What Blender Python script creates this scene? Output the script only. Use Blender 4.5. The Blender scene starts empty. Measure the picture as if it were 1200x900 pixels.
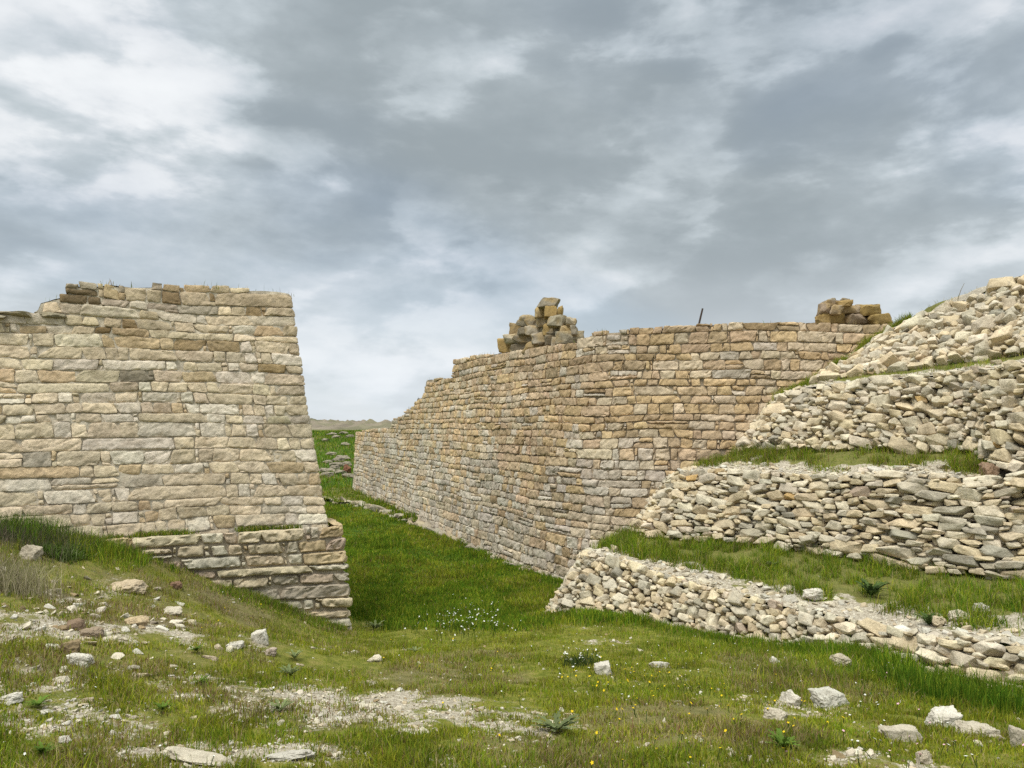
import bpy, bmesh, math, random
import numpy as np
from mathutils import Vector

RNG = np.random.default_rng(11)
random.seed(11)
SC = bpy.context.scene
COL = SC.collection

# ------------------------------------------------------------------ camera
FPX, CAMZ, PITCH = 900.0, 1.6, math.atan(50 / 900)


def P(u, v, y):
    """point at depth y (metres north of the viewer) seen in direction (u, v) of the 1200x900 photo"""
    a, b = (u - 600) / FPX, (450 - v) / FPX
    c, s = math.cos(PITCH), math.sin(PITCH)
    d = np.array([a, c - b * s, s + b * c])
    return d * (y / d[1]) + np.array([0, 0, CAMZ])


cam_d = bpy.data.cameras.new('camera')
cam_d.sensor_width = 36
cam_d.lens = 36 * FPX / 1200
cam_d.clip_end = 5000
cam_d.clip_start = 0.05
cam = bpy.data.objects.new('camera', cam_d)
cam.location = (0, 0, CAMZ)
cam.rotation_euler = (math.pi / 2 + PITCH, 0, 0)
COL.objects.link(cam)
SC.camera = cam

# ------------------------------------------------------------------ noise
_perm = np.random.default_rng(5).permutation(256)
_perm = np.concatenate([_perm, _perm, _perm])
_g = np.random.default_rng(6).normal(size=(256, 3))
_g /= np.linalg.norm(_g, axis=1)[:, None]


def _noise(p):
    i = np.floor(p).astype(np.int64)
    f = p - i
    i &= 255
    w = f * f * f * (f * (f * 6 - 15) + 10)
    out = np.zeros(len(p))
    for dx in (0, 1):
        wx = w[:, 0] if dx else 1 - w[:, 0]
        for dy in (0, 1):
            wy = w[:, 1] if dy else 1 - w[:, 1]
            for dz in (0, 1):
                wz = w[:, 2] if dz else 1 - w[:, 2]
                h = _perm[_perm[_perm[(i[:, 0] + dx) & 255] + ((i[:, 1] + dy) & 255)] + ((i[:, 2] + dz) & 255)]
                g = _g[h]
                out += wx * wy * wz * (g[:, 0] * (f[:, 0] - dx) + g[:, 1] * (f[:, 1] - dy) + g[:, 2] * (f[:, 2] - dz))
    return out * 1.5


def noise(p):
    p = np.asarray(p, float)
    return np.concatenate([_noise(p[k:k + 200000]) for k in range(0, len(p), 200000)]) if len(p) else np.zeros(0)


def fbm(p, octv=3, gain=.5):
    p = np.asarray(p, float)
    o, a = np.zeros(len(p)), 1.0
    for k in range(octv):
        o += a * noise(p * 2 ** k + 17.3 * k)
        a *= gain
    return o


def n2(x, y, sc, octv=3, off=0.0):
    x = np.asarray(x, float)
    y = np.asarray(y, float)
    sh = x.shape
    q = np.stack([x.ravel() * sc + off, y.ravel() * sc + off * .7, np.full(x.size, off + .37)], 1)
    return fbm(q, octv).reshape(sh)


def smooth(e0, e1, x):
    t = np.clip((np.asarray(x, float) - e0) / (e1 - e0), 0, 1)
    return t * t * (3 - 2 * t)


# ------------------------------------------------------------------ mesh building
def make_mesh(name, V, T, C=None, mat=None, sharp=None, parent=None, smooth_shade=True):
    me = bpy.data.meshes.new(name)
    V = np.ascontiguousarray(V, dtype=np.float32)
    T = np.ascontiguousarray(T, dtype=np.int32)
    me.vertices.add(len(V))
    me.vertices.foreach_set('co', V.ravel())
    me.loops.add(T.size)
    me.loops.foreach_set('vertex_index', T.ravel())
    me.polygons.add(len(T))
    me.polygons.foreach_set('loop_start', np.arange(0, T.size, T.shape[1], dtype=np.int32))
    me.update(calc_edges=True)
    me.polygons.foreach_set('use_smooth', np.full(len(T), smooth_shade, dtype=bool))
    if C is not None:
        ca = me.color_attributes.new('col', 'FLOAT_COLOR', 'POINT')
        c4 = np.ones((len(V), 4), np.float32)
        c4[:, :3] = C
        ca.data.foreach_set('color', c4.ravel())
    if sharp:
        me.set_sharp_from_angle(angle=math.radians(sharp))
    if mat:
        me.materials.append(mat)
    o = bpy.data.objects.new(name, me)
    COL.objects.link(o)
    if parent:
        o.parent = parent
    return o


class Acc:
    def __init__(self):
        self.V, self.T, self.C, self.n = [], [], [], 0

    def add(self, V, T, C):
        C = np.asarray(C, float)
        if C.ndim == 1:
            C = np.tile(C, (len(V), 1))
        self.V.append(V)
        self.T.append(np.asarray(T) + self.n)
        self.C.append(C)
        self.n += len(V)

    def build(self, name, mat, sharp=None, parent=None):
        return make_mesh(name, np.concatenate(self.V), np.concatenate(self.T), np.concatenate(self.C), mat, sharp, parent)


def tag(o, label=None, cat=None, group=None, kind=None):
    if label:
        o['label'] = label
    if cat:
        o['category'] = cat
    if group:
        o['group'] = group
    if kind:
        o['kind'] = kind
    return o


def grid_tris(nu, nv):
    i = np.arange(nu * nv).reshape(nu, nv)
    a, b, c, d = i[:-1, :-1].ravel(), i[1:, :-1].ravel(), i[1:, 1:].ravel(), i[:-1, 1:].ravel()
    return np.concatenate([np.stack([a, b, c], 1), np.stack([a, c, d], 1)])


# ------------------------------------------------------------------ materials
def nt_new(name):
    m = bpy.data.materials.new(name)
    m.use_nodes = True
    nt = m.node_tree
    nt.nodes.clear()
    out = nt.nodes.new('ShaderNodeOutputMaterial')
    b = nt.nodes.new('ShaderNodeBsdfPrincipled')
    nt.links.new(b.outputs[0], out.inputs[0])
    return m, nt, b, out


def N(nt, typ, **kw):
    n = nt.nodes.new(typ)
    for k, v in kw.items():
        if k in n.inputs:
            n.inputs[k].default_value = v
        else:
            setattr(n, k, v)
    return n


def ramp(nt, fac, stops):
    r = nt.nodes.new('ShaderNodeValToRGB')
    el = r.color_ramp.elements
    while len(el) > 1:
        el.remove(el[-1])
    for i, (p, c) in enumerate(stops):
        e = el[0] if i == 0 else el.new(p)
        e.position = p
        e.color = (*c, 1) if len(c) == 3 else c
    nt.links.new(fac, r.inputs[0])
    return r.outputs[0]


def mixc(nt, fac, a, b, mode='MIX'):
    m = nt.nodes.new('ShaderNodeMix')
    m.data_type = 'RGBA'
    m.blend_type = mode
    for sock, val in ((m.inputs[0], fac), (m.inputs[6], a), (m.inputs[7], b)):
        if hasattr(val, 'is_linked'):
            nt.links.new(val, sock)
        elif isinstance(val, (int, float)):
            sock.default_value = val
        else:
            sock.default_value = (*val, 1)
    return m.outputs[2]


def stone_material(name, lichen=.35, grain=1.0, bump=.5, fleck=(.16, .15, .13)):
    m, nt, b, out = nt_new(name)
    L = nt.links.new
    at = N(nt, 'ShaderNodeAttribute', attribute_name='col')
    tc = N(nt, 'ShaderNodeTexCoord')
    co = tc.outputs['Object']

    def nz(scale, detail=5, rough=.6, dist=0.0):
        n = N(nt, 'ShaderNodeTexNoise', Scale=scale, Detail=detail, Roughness=rough, Distortion=dist)
        L(co, n.inputs['Vector'])
        return n.outputs[0]
    a = nz(5.5, 6, .65, .4)
    c1 = mixc(nt, 1.0, at.outputs['Color'], ramp(nt, a, [(.28, (.66, .63, .59)), (.5, (1, 1, 1)), (.72, (1.22, 1.21, 1.18))]), 'MULTIPLY')
    f = nz(42 * grain, 4, .7)
    c2 = mixc(nt, 1.0, c1, ramp(nt, f, [(.3, (.80, .79, .77)), (.5, (1, 1, 1)), (.7, (1.1, 1.1, 1.09))]), 'MULTIPLY')
    d = nz(13, 7, .75, .6)
    c3 = mixc(nt, ramp(nt, d, [(.54, (0, 0, 0)), (.68, (lichen,) * 3)]), c2, fleck)
    e = nz(3.1, 5, .6, .3)
    c4 = mixc(nt, ramp(nt, e, [(.60, (0, 0, 0)), (.74, (.35, .35, .35))]), c3, (.36, .25, .12))
    L(c4, b.inputs['Base Color'])
    b.inputs['Roughness'].default_value = .93
    b.inputs['Specular IOR Level'].default_value = .2
    bm = N(nt, 'ShaderNodeBump', Strength=bump, Distance=.028)
    h = N(nt, 'ShaderNodeMath', operation='ADD')
    h2 = N(nt, 'ShaderNodeMath', operation='MULTIPLY')
    h2.inputs[1].default_value = .45
    L(nz(30 * grain, 8, .7), h2.inputs[0])
    L(nz(9 * grain, 6, .65, .3), h.inputs[0])
    L(h2.outputs[0], h.inputs[1])
    L(h.outputs[0], bm.inputs['Height'])
    L(bm.outputs[0], b.inputs['Normal'])
    return m


M_STONE = stone_material('limestone_blocks', bump=.85)
M_RUBBLE = stone_material('limestone_rubble', lichen=.55, grain=1.1, bump=.85)
M_LICHEN = stone_material('lichen_stone', lichen=.5, grain=1.3, bump=.6, fleck=(.12, .10, .06))


def leaf_material(name, trans=.25):
    m, nt, b, out = nt_new(name)
    L = nt.links.new
    at = N(nt, 'ShaderNodeAttribute', attribute_name='col')
    L(at.outputs['Color'], b.inputs['Base Color'])
    b.inputs['Roughness'].default_value = .75
    b.inputs['Specular IOR Level'].default_value = .1
    t = N(nt, 'ShaderNodeBsdfTranslucent')
    L(at.outputs['Color'], t.inputs['Color'])
    mx = N(nt, 'ShaderNodeMixShader')
    mx.inputs[0].default_value = trans
    L(b.outputs[0], mx.inputs[1])
    L(t.outputs[0], mx.inputs[2])
    L(mx.outputs[0], out.inputs[0])
    return m


M_GRASS = leaf_material('grass_blades', .3)
M_PLANT = leaf_material('weed_leaves', .2)


def ground_material():
    """soil, gravel and low turf; the vertex colour carries r = bare gravel, g = lush turf, b = dryness"""
    m, nt, b, out = nt_new('turf_and_gravel')
    L = nt.links.new
    at = N(nt, 'ShaderNodeAttribute', attribute_name='col')
    sp = N(nt, 'ShaderNodeSeparateColor')
    L(at.outputs['Color'], sp.inputs[0])
    tc = N(nt, 'ShaderNodeTexCoord')
    co = tc.outputs['Object']

    def nz(scale, detail=5, rough=.6, dist=0.0):
        n = N(nt, 'ShaderNodeTexNoise', Scale=scale, Detail=detail, Roughness=rough, Distortion=dist)
        L(co, n.inputs['Vector'])
        return n.outputs[0]
    turf = ramp(nt, nz(9, 8, .7), [(.3, (.06, .08, .008)), (.5, (.14, .15, .02)), (.68, (.24, .20, .06))])
    lush = ramp(nt, nz(3, 8, .75), [(.3, (.025, .055, .004)), (.52, (.055, .105, .007)), (.72, (.115, .14, .014))])
    dry = ramp(nt, nz(14, 6, .7), [(.3, (.08, .065, .03)), (.6, (.19, .155, .085))])
    v = N(nt, 'ShaderNodeTexVoronoi', Scale=38.0)
    L(co, v.inputs['Vector'])
    grav = ramp(nt, nz(26, 8, .75), [(.28, (.24, .205, .15)), (.48, (.42, .375, .295)), (.66, (.60, .555, .46))])
    grav2 = mixc(nt, 1.0, grav, ramp(nt, v.outputs['Distance'], [(.1, (1.1, 1.1, 1.1)), (.6, (.72, .7, .68))]), 'MULTIPLY')
    c = mixc(nt, sp.outputs[1], turf, lush)
    c = mixc(nt, sp.outputs[2], c, dry)
    # the fine noise breaks the border of the gravel
    ad = N(nt, 'ShaderNodeMath', operation='MULTIPLY_ADD')
    L(nz(15, 9, .85, .4), ad.inputs[0])
    ad.inputs[1].default_value = .9
    mu = N(nt, 'ShaderNodeMath', operation='MULTIPLY')
    L(sp.outputs[0], mu.inputs[0])
    mu.inputs[1].default_value = .55
    L(mu.outputs[0], ad.inputs[2])
    fac = ramp(nt, ad.outputs[0], [(.64, (0, 0, 0)), (.74, (1, 1, 1))])
    c = mixc(nt, fac, c, grav2)
    L(c, b.inputs['Base Color'])
    b.inputs['Roughness'].default_value = .95
    b.inputs['Specular IOR Level'].default_value = .15
    bm = N(nt, 'ShaderNodeBump', Strength=.6, Distance=.03)
    L(nz(33, 8, .75), bm.inputs['Height'])
    L(bm.outputs[0], b.inputs['Normal'])
    return m


M_GROUND = ground_material()

# palettes are linear albedo
CREAM = np.array([.47, .395, .275])
TAN = np.array([.43, .335, .205])
BROWN = np.array([.26, .195, .11])
GREY = np.array([.36, .315, .24])
PALE = np.array([.52, .465, .365])
OCHRE = np.array([.42, .29, .13])
MORTAR = np.array([.42, .36, .28])


def pick(table, rng=RNG):
    ws = np.array([w for w, c in table], float)
    k = rng.choice(len(table), p=ws / ws.sum())
    return np.array(table[k][1]) * (1 + rng.normal() * .07) * (1 + rng.normal(size=3) * .01)


# ------------------------------------------------------------------ ruled faces
class Face:
    """surface between a lower line B and an upper line T (matching points)"""

    def __init__(self, B, T, soften=.12, step=.03):
        B, T = np.array(B, float), np.array(T, float)
        seg = np.linalg.norm(np.diff((B + T) / 2, axis=0), axis=1)
        cs = np.concatenate([[0], np.cumsum(seg)])
        self.L = cs[-1]
        n = max(8, int(self.L / step))
        self.s = np.linspace(0, self.L, n)
        self.B = np.stack([np.interp(self.s, cs, B[:, k]) for k in range(3)], 1)
        self.T = np.stack([np.interp(self.s, cs, T[:, k]) for k in range(3)], 1)
        k = max(1, int(soften / step))
        if k > 1:
            ker = np.ones(2 * k + 1) / (2 * k + 1)
            for A in (self.B, self.T):
                for c in range(3):
                    p = np.concatenate([A[0, c] + (A[0, c] - A[k:0:-1, c]), A[:, c], A[-1, c] + (A[-1, c] - A[-2:-k - 2:-1, c])])
                    A[:, c] = np.convolve(p, ker, 'valid')
        d = np.gradient((self.B + self.T) / 2, axis=0)
        u = self.T - self.B
        nrm = np.cross(d, u)
        nrm /= np.linalg.norm(nrm, axis=1)[:, None]
        self.n = nrm
        self.H = np.linalg.norm(u, axis=1)

    def ip(self, A, s):
        return np.stack([np.interp(s, self.s, A[:, k]) for k in range(3)], -1)

    def at(self, s, t, depth=0.0):
        s, t = np.asarray(s, float), np.asarray(t, float)
        b, tt = self.ip(self.B, s), self.ip(self.T, s)
        return b + (tt - b) * t[..., None] + self.ip(self.n, s) * np.asarray(depth)[..., None]

    def height(self, s):
        return np.interp(s, self.s, self.H)


# ------------------------------------------------------------------ coursed masonry
def masonry(face, z_lo, z_hi, top_fn, bot_fn, colour, course=(.13, .19), width=(.5, .28), joint=.011, rough=.012, px=.02,
            mortar=MORTAR, mortar_depth=-.022, rng=RNG, s_range=None, split=.14, chips=.2, thick=1.2, back_dir=None, corners=(), flat_top=False, drop=(.002, .009)):
    acc = Acc()
    s_lo, s_hi = s_range or (0, face.L)
    # course lines
    zs = [z_lo]
    while zs[-1] < z_hi:
        zs.append(zs[-1] + rng.uniform(*course))
    zs = np.array(zs)

    def zline(k, s):
        s = np.atleast_1d(np.asarray(s, float))
        q = np.stack([s * .55, np.full_like(s, k * .21), np.zeros_like(s)], 1)
        q2 = np.stack([s * 2.4, np.full_like(s, k * 3.7), np.ones_like(s)], 1)
        return zs[k] + .06 * noise(q) + .022 * noise(q2)
    stones = []
    for k in range(len(zs) - 1):
        s = s_lo - rng.uniform(0, .4)
        hgt = zs[k + 1] - zs[k]
        while s < s_hi:
            w = float(np.clip(rng.lognormal(math.log(width[0]), width[1] + .1), .14, 1.1))
            if rng.random() < .12:
                w *= .45
            for cpos in corners:                       # never leave a joint right on a corner
                if abs(s + w - cpos) < .16:
                    w = cpos + rng.choice([.2, .38]) - s
            e = s + w
            if e > s_hi:
                e = s_hi
            if e - s > .07:
                stones.append((k, s, e, 0., 1.))
            s = e
            if rng.random() < chips * .5 and e < s_hi - .1 and all(abs(s - c) > .3 for c in corners):
                g = rng.uniform(.035, .075)
                cut = rng.uniform(.35, .65)
                stones.append((k, s, s + g, 0., cut))
                stones.append((k, s, s + g, cut, 1.))
                s += g
    out = []
    for (k, a, b, f0, f1) in stones:
        if f1 - f0 > .9 and b - a > .25 and zs[k + 1] - zs[k] > course[0] + .35 * (course[1] - course[0]) and rng.random() < split:
            c = rng.uniform(.35, .65)
            if rng.random() < .5:
                out += [(k, a, b, 0, c), (k, a, b, c, 1)]
            else:
                m_ = a + (b - a) * rng.uniform(.3, .7)
                out += [(k, a, b, 0, c), (k, a, m_, c, 1), (k, m_, b, c, 1)]
        else:
            out.append((k, a, b, f0, f1))
    S_, Z_, D_, C_, T_, SEED, n = [], [], [], [], [], [], 0
    for (k, a, b, f0, f1) in out:
        mid = (a + b) / 2
        za, zb_ = zline(k, [a, b]), zline(k + 1, [a, b])
        c00, c10 = za[0] + (zb_[0] - za[0]) * f0, za[1] + (zb_[1] - za[1]) * f0
        c01, c11 = za[0] + (zb_[0] - za[0]) * f1, za[1] + (zb_[1] - za[1]) * f1
        zc = (c00 + c11) / 2
        hh = (c01 + c11 - c00 - c10) / 2
        tp = top_fn(mid) + .012 * math.sin(mid * 9)
        if flat_top and min(top_fn(a + .05), top_fn(b - .05)) < c00 - .02:
            continue
        if c11 - hh * .5 > tp or c11 < bot_fn(mid):
            continue
        if flat_top and c11 > tp:
            c01, c11 = min(c01, tp), min(c11, tp)
            hh = (c01 + c11 - c00 - c10) / 2
            if hh < .05:
                continue
        j = joint * rng.uniform(.5, 1.5, 8)
        if rng.random() < .12:
            j *= 1.8
        tl = rng.normal() * min(.03, (b - a) * .06)
        tr = rng.normal() * min(.03, (b - a) * .06)
        s00, s01 = a + j[0] - tl, a + j[1] + tl
        s10, s11 = b - j[2] + tr, b - j[3] - tr
        z00, z10, z01, z11 = c00 + j[4], c10 + j[5], c01 - j[6], c11 - j[7]
        w_, h_ = b - a, hh
        nu = int(np.clip(w_ / px, 5, 30)) + 2
        nv = int(np.clip(h_ / px, 4, 14)) + 2

        def axis(m):
            q = np.linspace(-1, 1, m - 2)
            q = np.sign(q) * np.abs(q) ** .75
            return np.concatenate([[-1], q, [1]])
        A, Bq = np.meshgrid(axis(nu), axis(nv), indexing='ij')
        kr = rng.uniform(.5, 1.6)
        rx, rz = min(.03, .009 / w_ * 2) * kr, min(.08, .009 / h_ * 2) * kr
        A2 = A * (1 - rx * Bq ** 4)
        B2 = Bq * (1 - rz * A ** 6)
        fa, fb = (A2 + 1) / 2, (B2 + 1) / 2
        S = (s00 * (1 - fb) + s01 * fb) * (1 - fa) + (s10 * (1 - fb) + s11 * fb) * fa
        Z = (z00 * (1 - fa) + z10 * fa) * (1 - fb) + (z01 * (1 - fa) + z11 * fa) * fb
        ed = np.minimum((1 - np.abs(A)) * w_ / 2, (1 - np.abs(Bq)) * h_ / 2)
        re = rng.uniform(.008, .026)
        prof = (1 - np.clip(ed / re, 0, 1)) ** 2
        D = rng.normal() * rough * .45 + .003 * (1 - A ** 2) * (1 - Bq ** 2) - prof * rng.uniform(*drop) \
            + A * rng.normal() * .004 + Bq * rng.normal() * .004
        ring = np.zeros_like(A, bool)
        ring[0, :] = ring[-1, :] = ring[:, 0] = ring[:, -1] = True
        D = np.where(ring, -.11, D)
        S_.append(S.ravel())
        Z_.append(Z.ravel())
        D_.append(np.stack([D.ravel(), ring.ravel()], 1))
        SEED.append(np.full(S.size, rng.uniform(0, 60)))
        C_.append(np.tile(colour(mid, zc, rng), (S.size, 1)))
        T_.append(grid_tris(nu, nv) + n)
        n += S.size
    S, Z, D, C, T, SEED = map(np.concatenate, (S_, Z_, D_, C_, T_, SEED))
    inner = D[:, 1] < .5
    # wandering joints
    q = np.stack([S * 7, Z * 7, SEED], 1)
    q3 = np.stack([S * 24, Z * 24, SEED], 1)
    S = S + .011 * noise(q) + .005 * noise(q3)
    Z = Z + .009 * noise(q + 31.7) + .0045 * noise(q3 + 11.1)
    dn = rough * .6 * fbm(np.stack([S * 6, Z * 9, SEED], 1), 3) + rough * .55 * fbm(np.stack([S * 24, Z * 30, SEED], 1), 2)
    dn -= rough * 1.1 * np.clip(.16 - np.abs(noise(np.stack([S * 4.5, Z * 8, SEED * 1.7], 1))), 0, 1) / .16     # split and flaked faces
    depth = D[:, 0] + np.where(inner, dn, 0)
    depth += .035 * noise(np.stack([S * .7, Z * .9, S * 0], 1))          # the face as a whole is not flat
    t = (Z - face.B[0, 2]) / (face.T[0, 2] - face.B[0, 2])
    acc.add(face.at(S, t, depth), T, C)
    # mortar body behind the stones
    ns, nz_ = int((s_hi - s_lo) / .07), 44
    sg = np.linspace(s_lo, s_hi, ns)
    topz = np.array([top_fn(x) for x in sg])
    botz = np.array([bot_fn(x) for x in sg]) - .3
    fz = np.linspace(0, 1, nz_)
    SG, FZ = np.meshgrid(sg, fz, indexing='ij')
    ZG = botz[:, None] + (topz - botz - .05)[:, None] * FZ
    dep = mortar_depth + .016 * n2(SG, ZG, 6, 3, 3.3) + .035 * noise(np.stack([SG.ravel() * .7, ZG.ravel() * .9, SG.ravel() * 0], 1)).reshape(SG.shape)
    tG = (ZG - face.B[0, 2]) / (face.T[0, 2] - face.B[0, 2])
    PG = face.at(SG.ravel(), tG.ravel(), dep.ravel())
    mc = mortar[None] * (1 + .18 * n2(SG, ZG, 2.2, 3, 9.1).ravel()[:, None])
    acc.add(PG, grid_tris(ns, nz_), mc)
    # rough top and rear of the body
    bd = np.array(back_dir, float) if back_dir is not None else None
    nb = 7
    rows = []
    ftop = PG.reshape(ns, nz_, 3)[:, -1]
    wide = np.linspace(0, 1, nb)
    nrm = face.ip(face.n, sg)
    kk = max(1, int(thick / .07))
    ker = np.ones(2 * kk + 1) / (2 * kk + 1)
    nrm = np.stack([np.convolve(np.pad(nrm[:, c], kk, 'edge'), ker, 'valid') for c in range(3)], 1)
    inw = -nrm if bd is None else np.tile(bd, (ns, 1))
    inw[:, 2] = 0
    inw /= np.linalg.norm(inw, axis=1)[:, None]
    for wv in wide:
        p = ftop + inw * (thick * wv)
        p[:, 2] += -.08 * math.sin(min(wv * 2, 1) * math.pi / 2) + .04 * n2(p[:, 0], p[:, 1], 3, 3, 2.2)
        rows.append(p)
    low = rows[-1].copy()
    low[:, 2] = botz
    rows.append(low)
    TP = np.stack(rows, 1)
    acc.add(TP.reshape(-1, 3), grid_tris(ns, nb + 1), np.array([.25, .21, .145])[None] * (1 + .35 * n2(TP[..., 0], TP[..., 1], 4, 3).ravel()[:, None]))
    return acc, TP


# ------------------------------------------------------------------ rocks
def rock_library(n, lo, hi, boxy, bevel, seed, corners=0.):
    rng = np.random.default_rng(seed)
    lib = []
    for k in range(n):
        bm = bmesh.new()
        m = rng.integers(lo, hi)
        pts = rng.normal(size=(m, 3))
        pts /= np.linalg.norm(pts, axis=1)[:, None]
        e = boxy
        pts /= (np.abs(pts) ** e).sum(1)[:, None] ** (1 / e)
        pts *= rng.uniform(.86, 1.0, (m, 1))
        if corners:
            cc = np.array([[a, b, c] for a in (-1, 1) for b in (-1, 1) for c in (-1, 1)], float)
            cc *= rng.uniform(1 - corners, 1.0, (8, 3))
            cc[:, 0] += cc[:, 2] * rng.normal() * .18
            pts = np.concatenate([cc, pts])
        vs = [bm.verts.new(p) for p in pts]
        r = bmesh.ops.convex_hull(bm, input=vs)
        junk = [g for g in set(r['geom_interior']) | set(r['geom_unused']) if isinstance(g, bmesh.types.BMVert) and g.is_valid]
        bmesh.ops.delete(bm, geom=junk, context='VERTS')
        bmesh.ops.dissolve_limit(bm, angle_limit=math.radians(14), verts=bm.verts, edges=bm.edges)
        bmesh.ops.bevel(bm, geom=list(bm.edges), offset=bevel, segments=2, profile=.6, affect='EDGES', clamp_overlap=True)
        bmesh.ops.triangulate(bm, faces=bm.faces)
        for _ in range(2):
            long = [e_ for e_ in bm.edges if e_.calc_length() > .34]
            if not long:
                break
            bmesh.ops.subdivide_edges(bm, edges=long, cuts=1)
            bmesh.ops.triangulate(bm, faces=bm.faces)
        bmesh.ops.recalc_face_normals(bm, faces=bm.faces)
        bm.verts.index_update()
        V = np.array([v.co for v in bm.verts])
        T = np.array([[v.index for v in f.verts] for f in bm.faces])
        bm.free()
        mn, mx = V.min(0), V.max(0)
        V = (V - (mn + mx) / 2) / ((mx - mn) / 2)
        rad = V / np.maximum(np.linalg.norm(V, axis=1)[:, None], 1e-6)
        V = V + rad * (.07 * fbm(V * 1.7 + k * 9.1, 2) + .035 * noise(V * 6 + k * 3.3))[:, None]
        lib.append((V, T))
    return lib


LIB_ANG = rock_library(36, 11, 20, 4.5, .10, 3)
LIB_ROUND = rock_library(24, 18, 34, 2.8, .12, 4)
LIB_BOX = rock_library(44, 5, 11, 3.2, .13, 14, corners=.55)


def rot(ax, ay, az):
    cx, sx, cy, sy, cz, sz = math.cos(ax), math.sin(ax), math.cos(ay), math.sin(ay), math.cos(az), math.sin(az)
    return np.array([[cz, -sz, 0], [sz, cz, 0], [0, 0, 1]]) @ np.array([[cy, 0, sy], [0, 1, 0], [-sy, 0, cy]]) @ np.array([[1, 0, 0], [0, cx, -sx], [0, sx, cx]])


def dart(L, Hf, radii, tries, aniso, rng, pack=.82, t_lo=0.02, t_hi=1.0):
    """ellipse packing, large ones first; returns s, h, r, ax"""
    pts = np.zeros((0, 4))
    for (r0, r1), tr in zip(radii, tries):
        for _ in range(tr):
            s = rng.uniform(0, L)
            H = Hf(s)
            h = rng.uniform(t_lo, t_hi) * H
            r = rng.uniform(r0, r1)
            ax = aniso(s, rng)
            if len(pts):
                axm = (pts[:, 3] + ax) / 2
                d = np.sqrt(((pts[:, 0] - s) / axm) ** 2 + (pts[:, 1] - h) ** 2)
                if (d < pack * (pts[:, 2] + r)).any():
                    continue
            pts = np.vstack([pts, [s, h, r, ax]])
    return pts


def rubble(face, radii, tries, aniso, colour, rng, pack=.8, proud=.0, tilt=.14, lib=None, infill=True, backing=(.17, .145, .11), t_hi=1.0,
           jag=.03, depth_k=1.5, flush=.86):
    acc = Acc()
    pts = dart(face.L, lambda s: float(face.height(s)), radii, tries, aniso, rng, pack, t_hi=t_hi)
    lay = [(pts, 0.0)]
    if infill:
        n_in = int(face.L * face.H.mean() / .0075)
        q = np.stack([rng.uniform(0, face.L, n_in), rng.uniform(0.02, .97, n_in), rng.uniform(.03, .055, n_in), rng.uniform(1.1, 1.8, n_in)], 1)
        q[:, 1] *= face.height(q[:, 0])
        lay.append((q, -.12))
    for arr, off in lay:
        for s, h, r, ax in arr:
            V, T = (lib or LIB_ANG)[rng.integers(len(lib or LIB_ANG))]
            H = float(face.height(s))
            t = h / H
            b, tt = face.ip(face.B, np.array([s]))[0], face.ip(face.T, np.array([s]))[0]
            s2 = min(s + .05, face.L)
            s1 = max(s2 - .1, 0)
            tx = (face.at(np.array([s2]), np.array([t])) - face.at(np.array([s1]), np.array([t])))[0]
            tx /= np.linalg.norm(tx)
            nn = face.ip(face.n, np.array([s]))[0]
            # stones lie nearly level: up vector leans only partly with the batter
            up = np.cross(nn, tx)
            if up[2] < 0:
                up = -up
            up = up * .8 + np.array([0, 0, .2])
            up -= tx * up.dot(tx)
            up /= np.linalg.norm(up)
            out = np.cross(tx, up)
            F = np.stack([tx, -out if out.dot(nn) < 0 else out, up], 1)
            sc = np.array([r * ax * rng.uniform(.92, 1.1), r * depth_k * rng.uniform(.9, 1.3), r * rng.uniform(.92, 1.08)])
            Rm = rot(rng.normal() * tilt, rng.normal() * tilt, rng.normal() * tilt * 1.8)
            pos = b + (tt - b) * t + nn * (off - sc[1] * (flush if off == 0 else .7) + proud + rng.normal() * jag)
            fl = np.array([rng.choice([-1, 1]), rng.choice([-1, 1]), rng.choice([-1, 1])])
            W = V * fl
            Tt = T if fl.prod() > 0 else T[:, ::-1]
            acc.add((W * sc) @ Rm.T @ F.T + pos, Tt, colour(s, t, rng))
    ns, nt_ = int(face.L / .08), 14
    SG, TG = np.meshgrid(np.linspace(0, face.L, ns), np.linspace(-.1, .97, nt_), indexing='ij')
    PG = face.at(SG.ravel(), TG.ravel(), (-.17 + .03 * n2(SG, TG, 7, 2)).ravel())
    acc.add(PG, grid_tris(ns, nt_), np.array(backing))  # dark colour stands in for shade in the gaps between stones
    return acc


# ================================================================== ground
CTRL = []


def cp(u, v, y):
    CTRL.append(P(u, v, y))


def cz(x, y, z):
    CTRL.append(np.array([x, y, z]))


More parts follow.
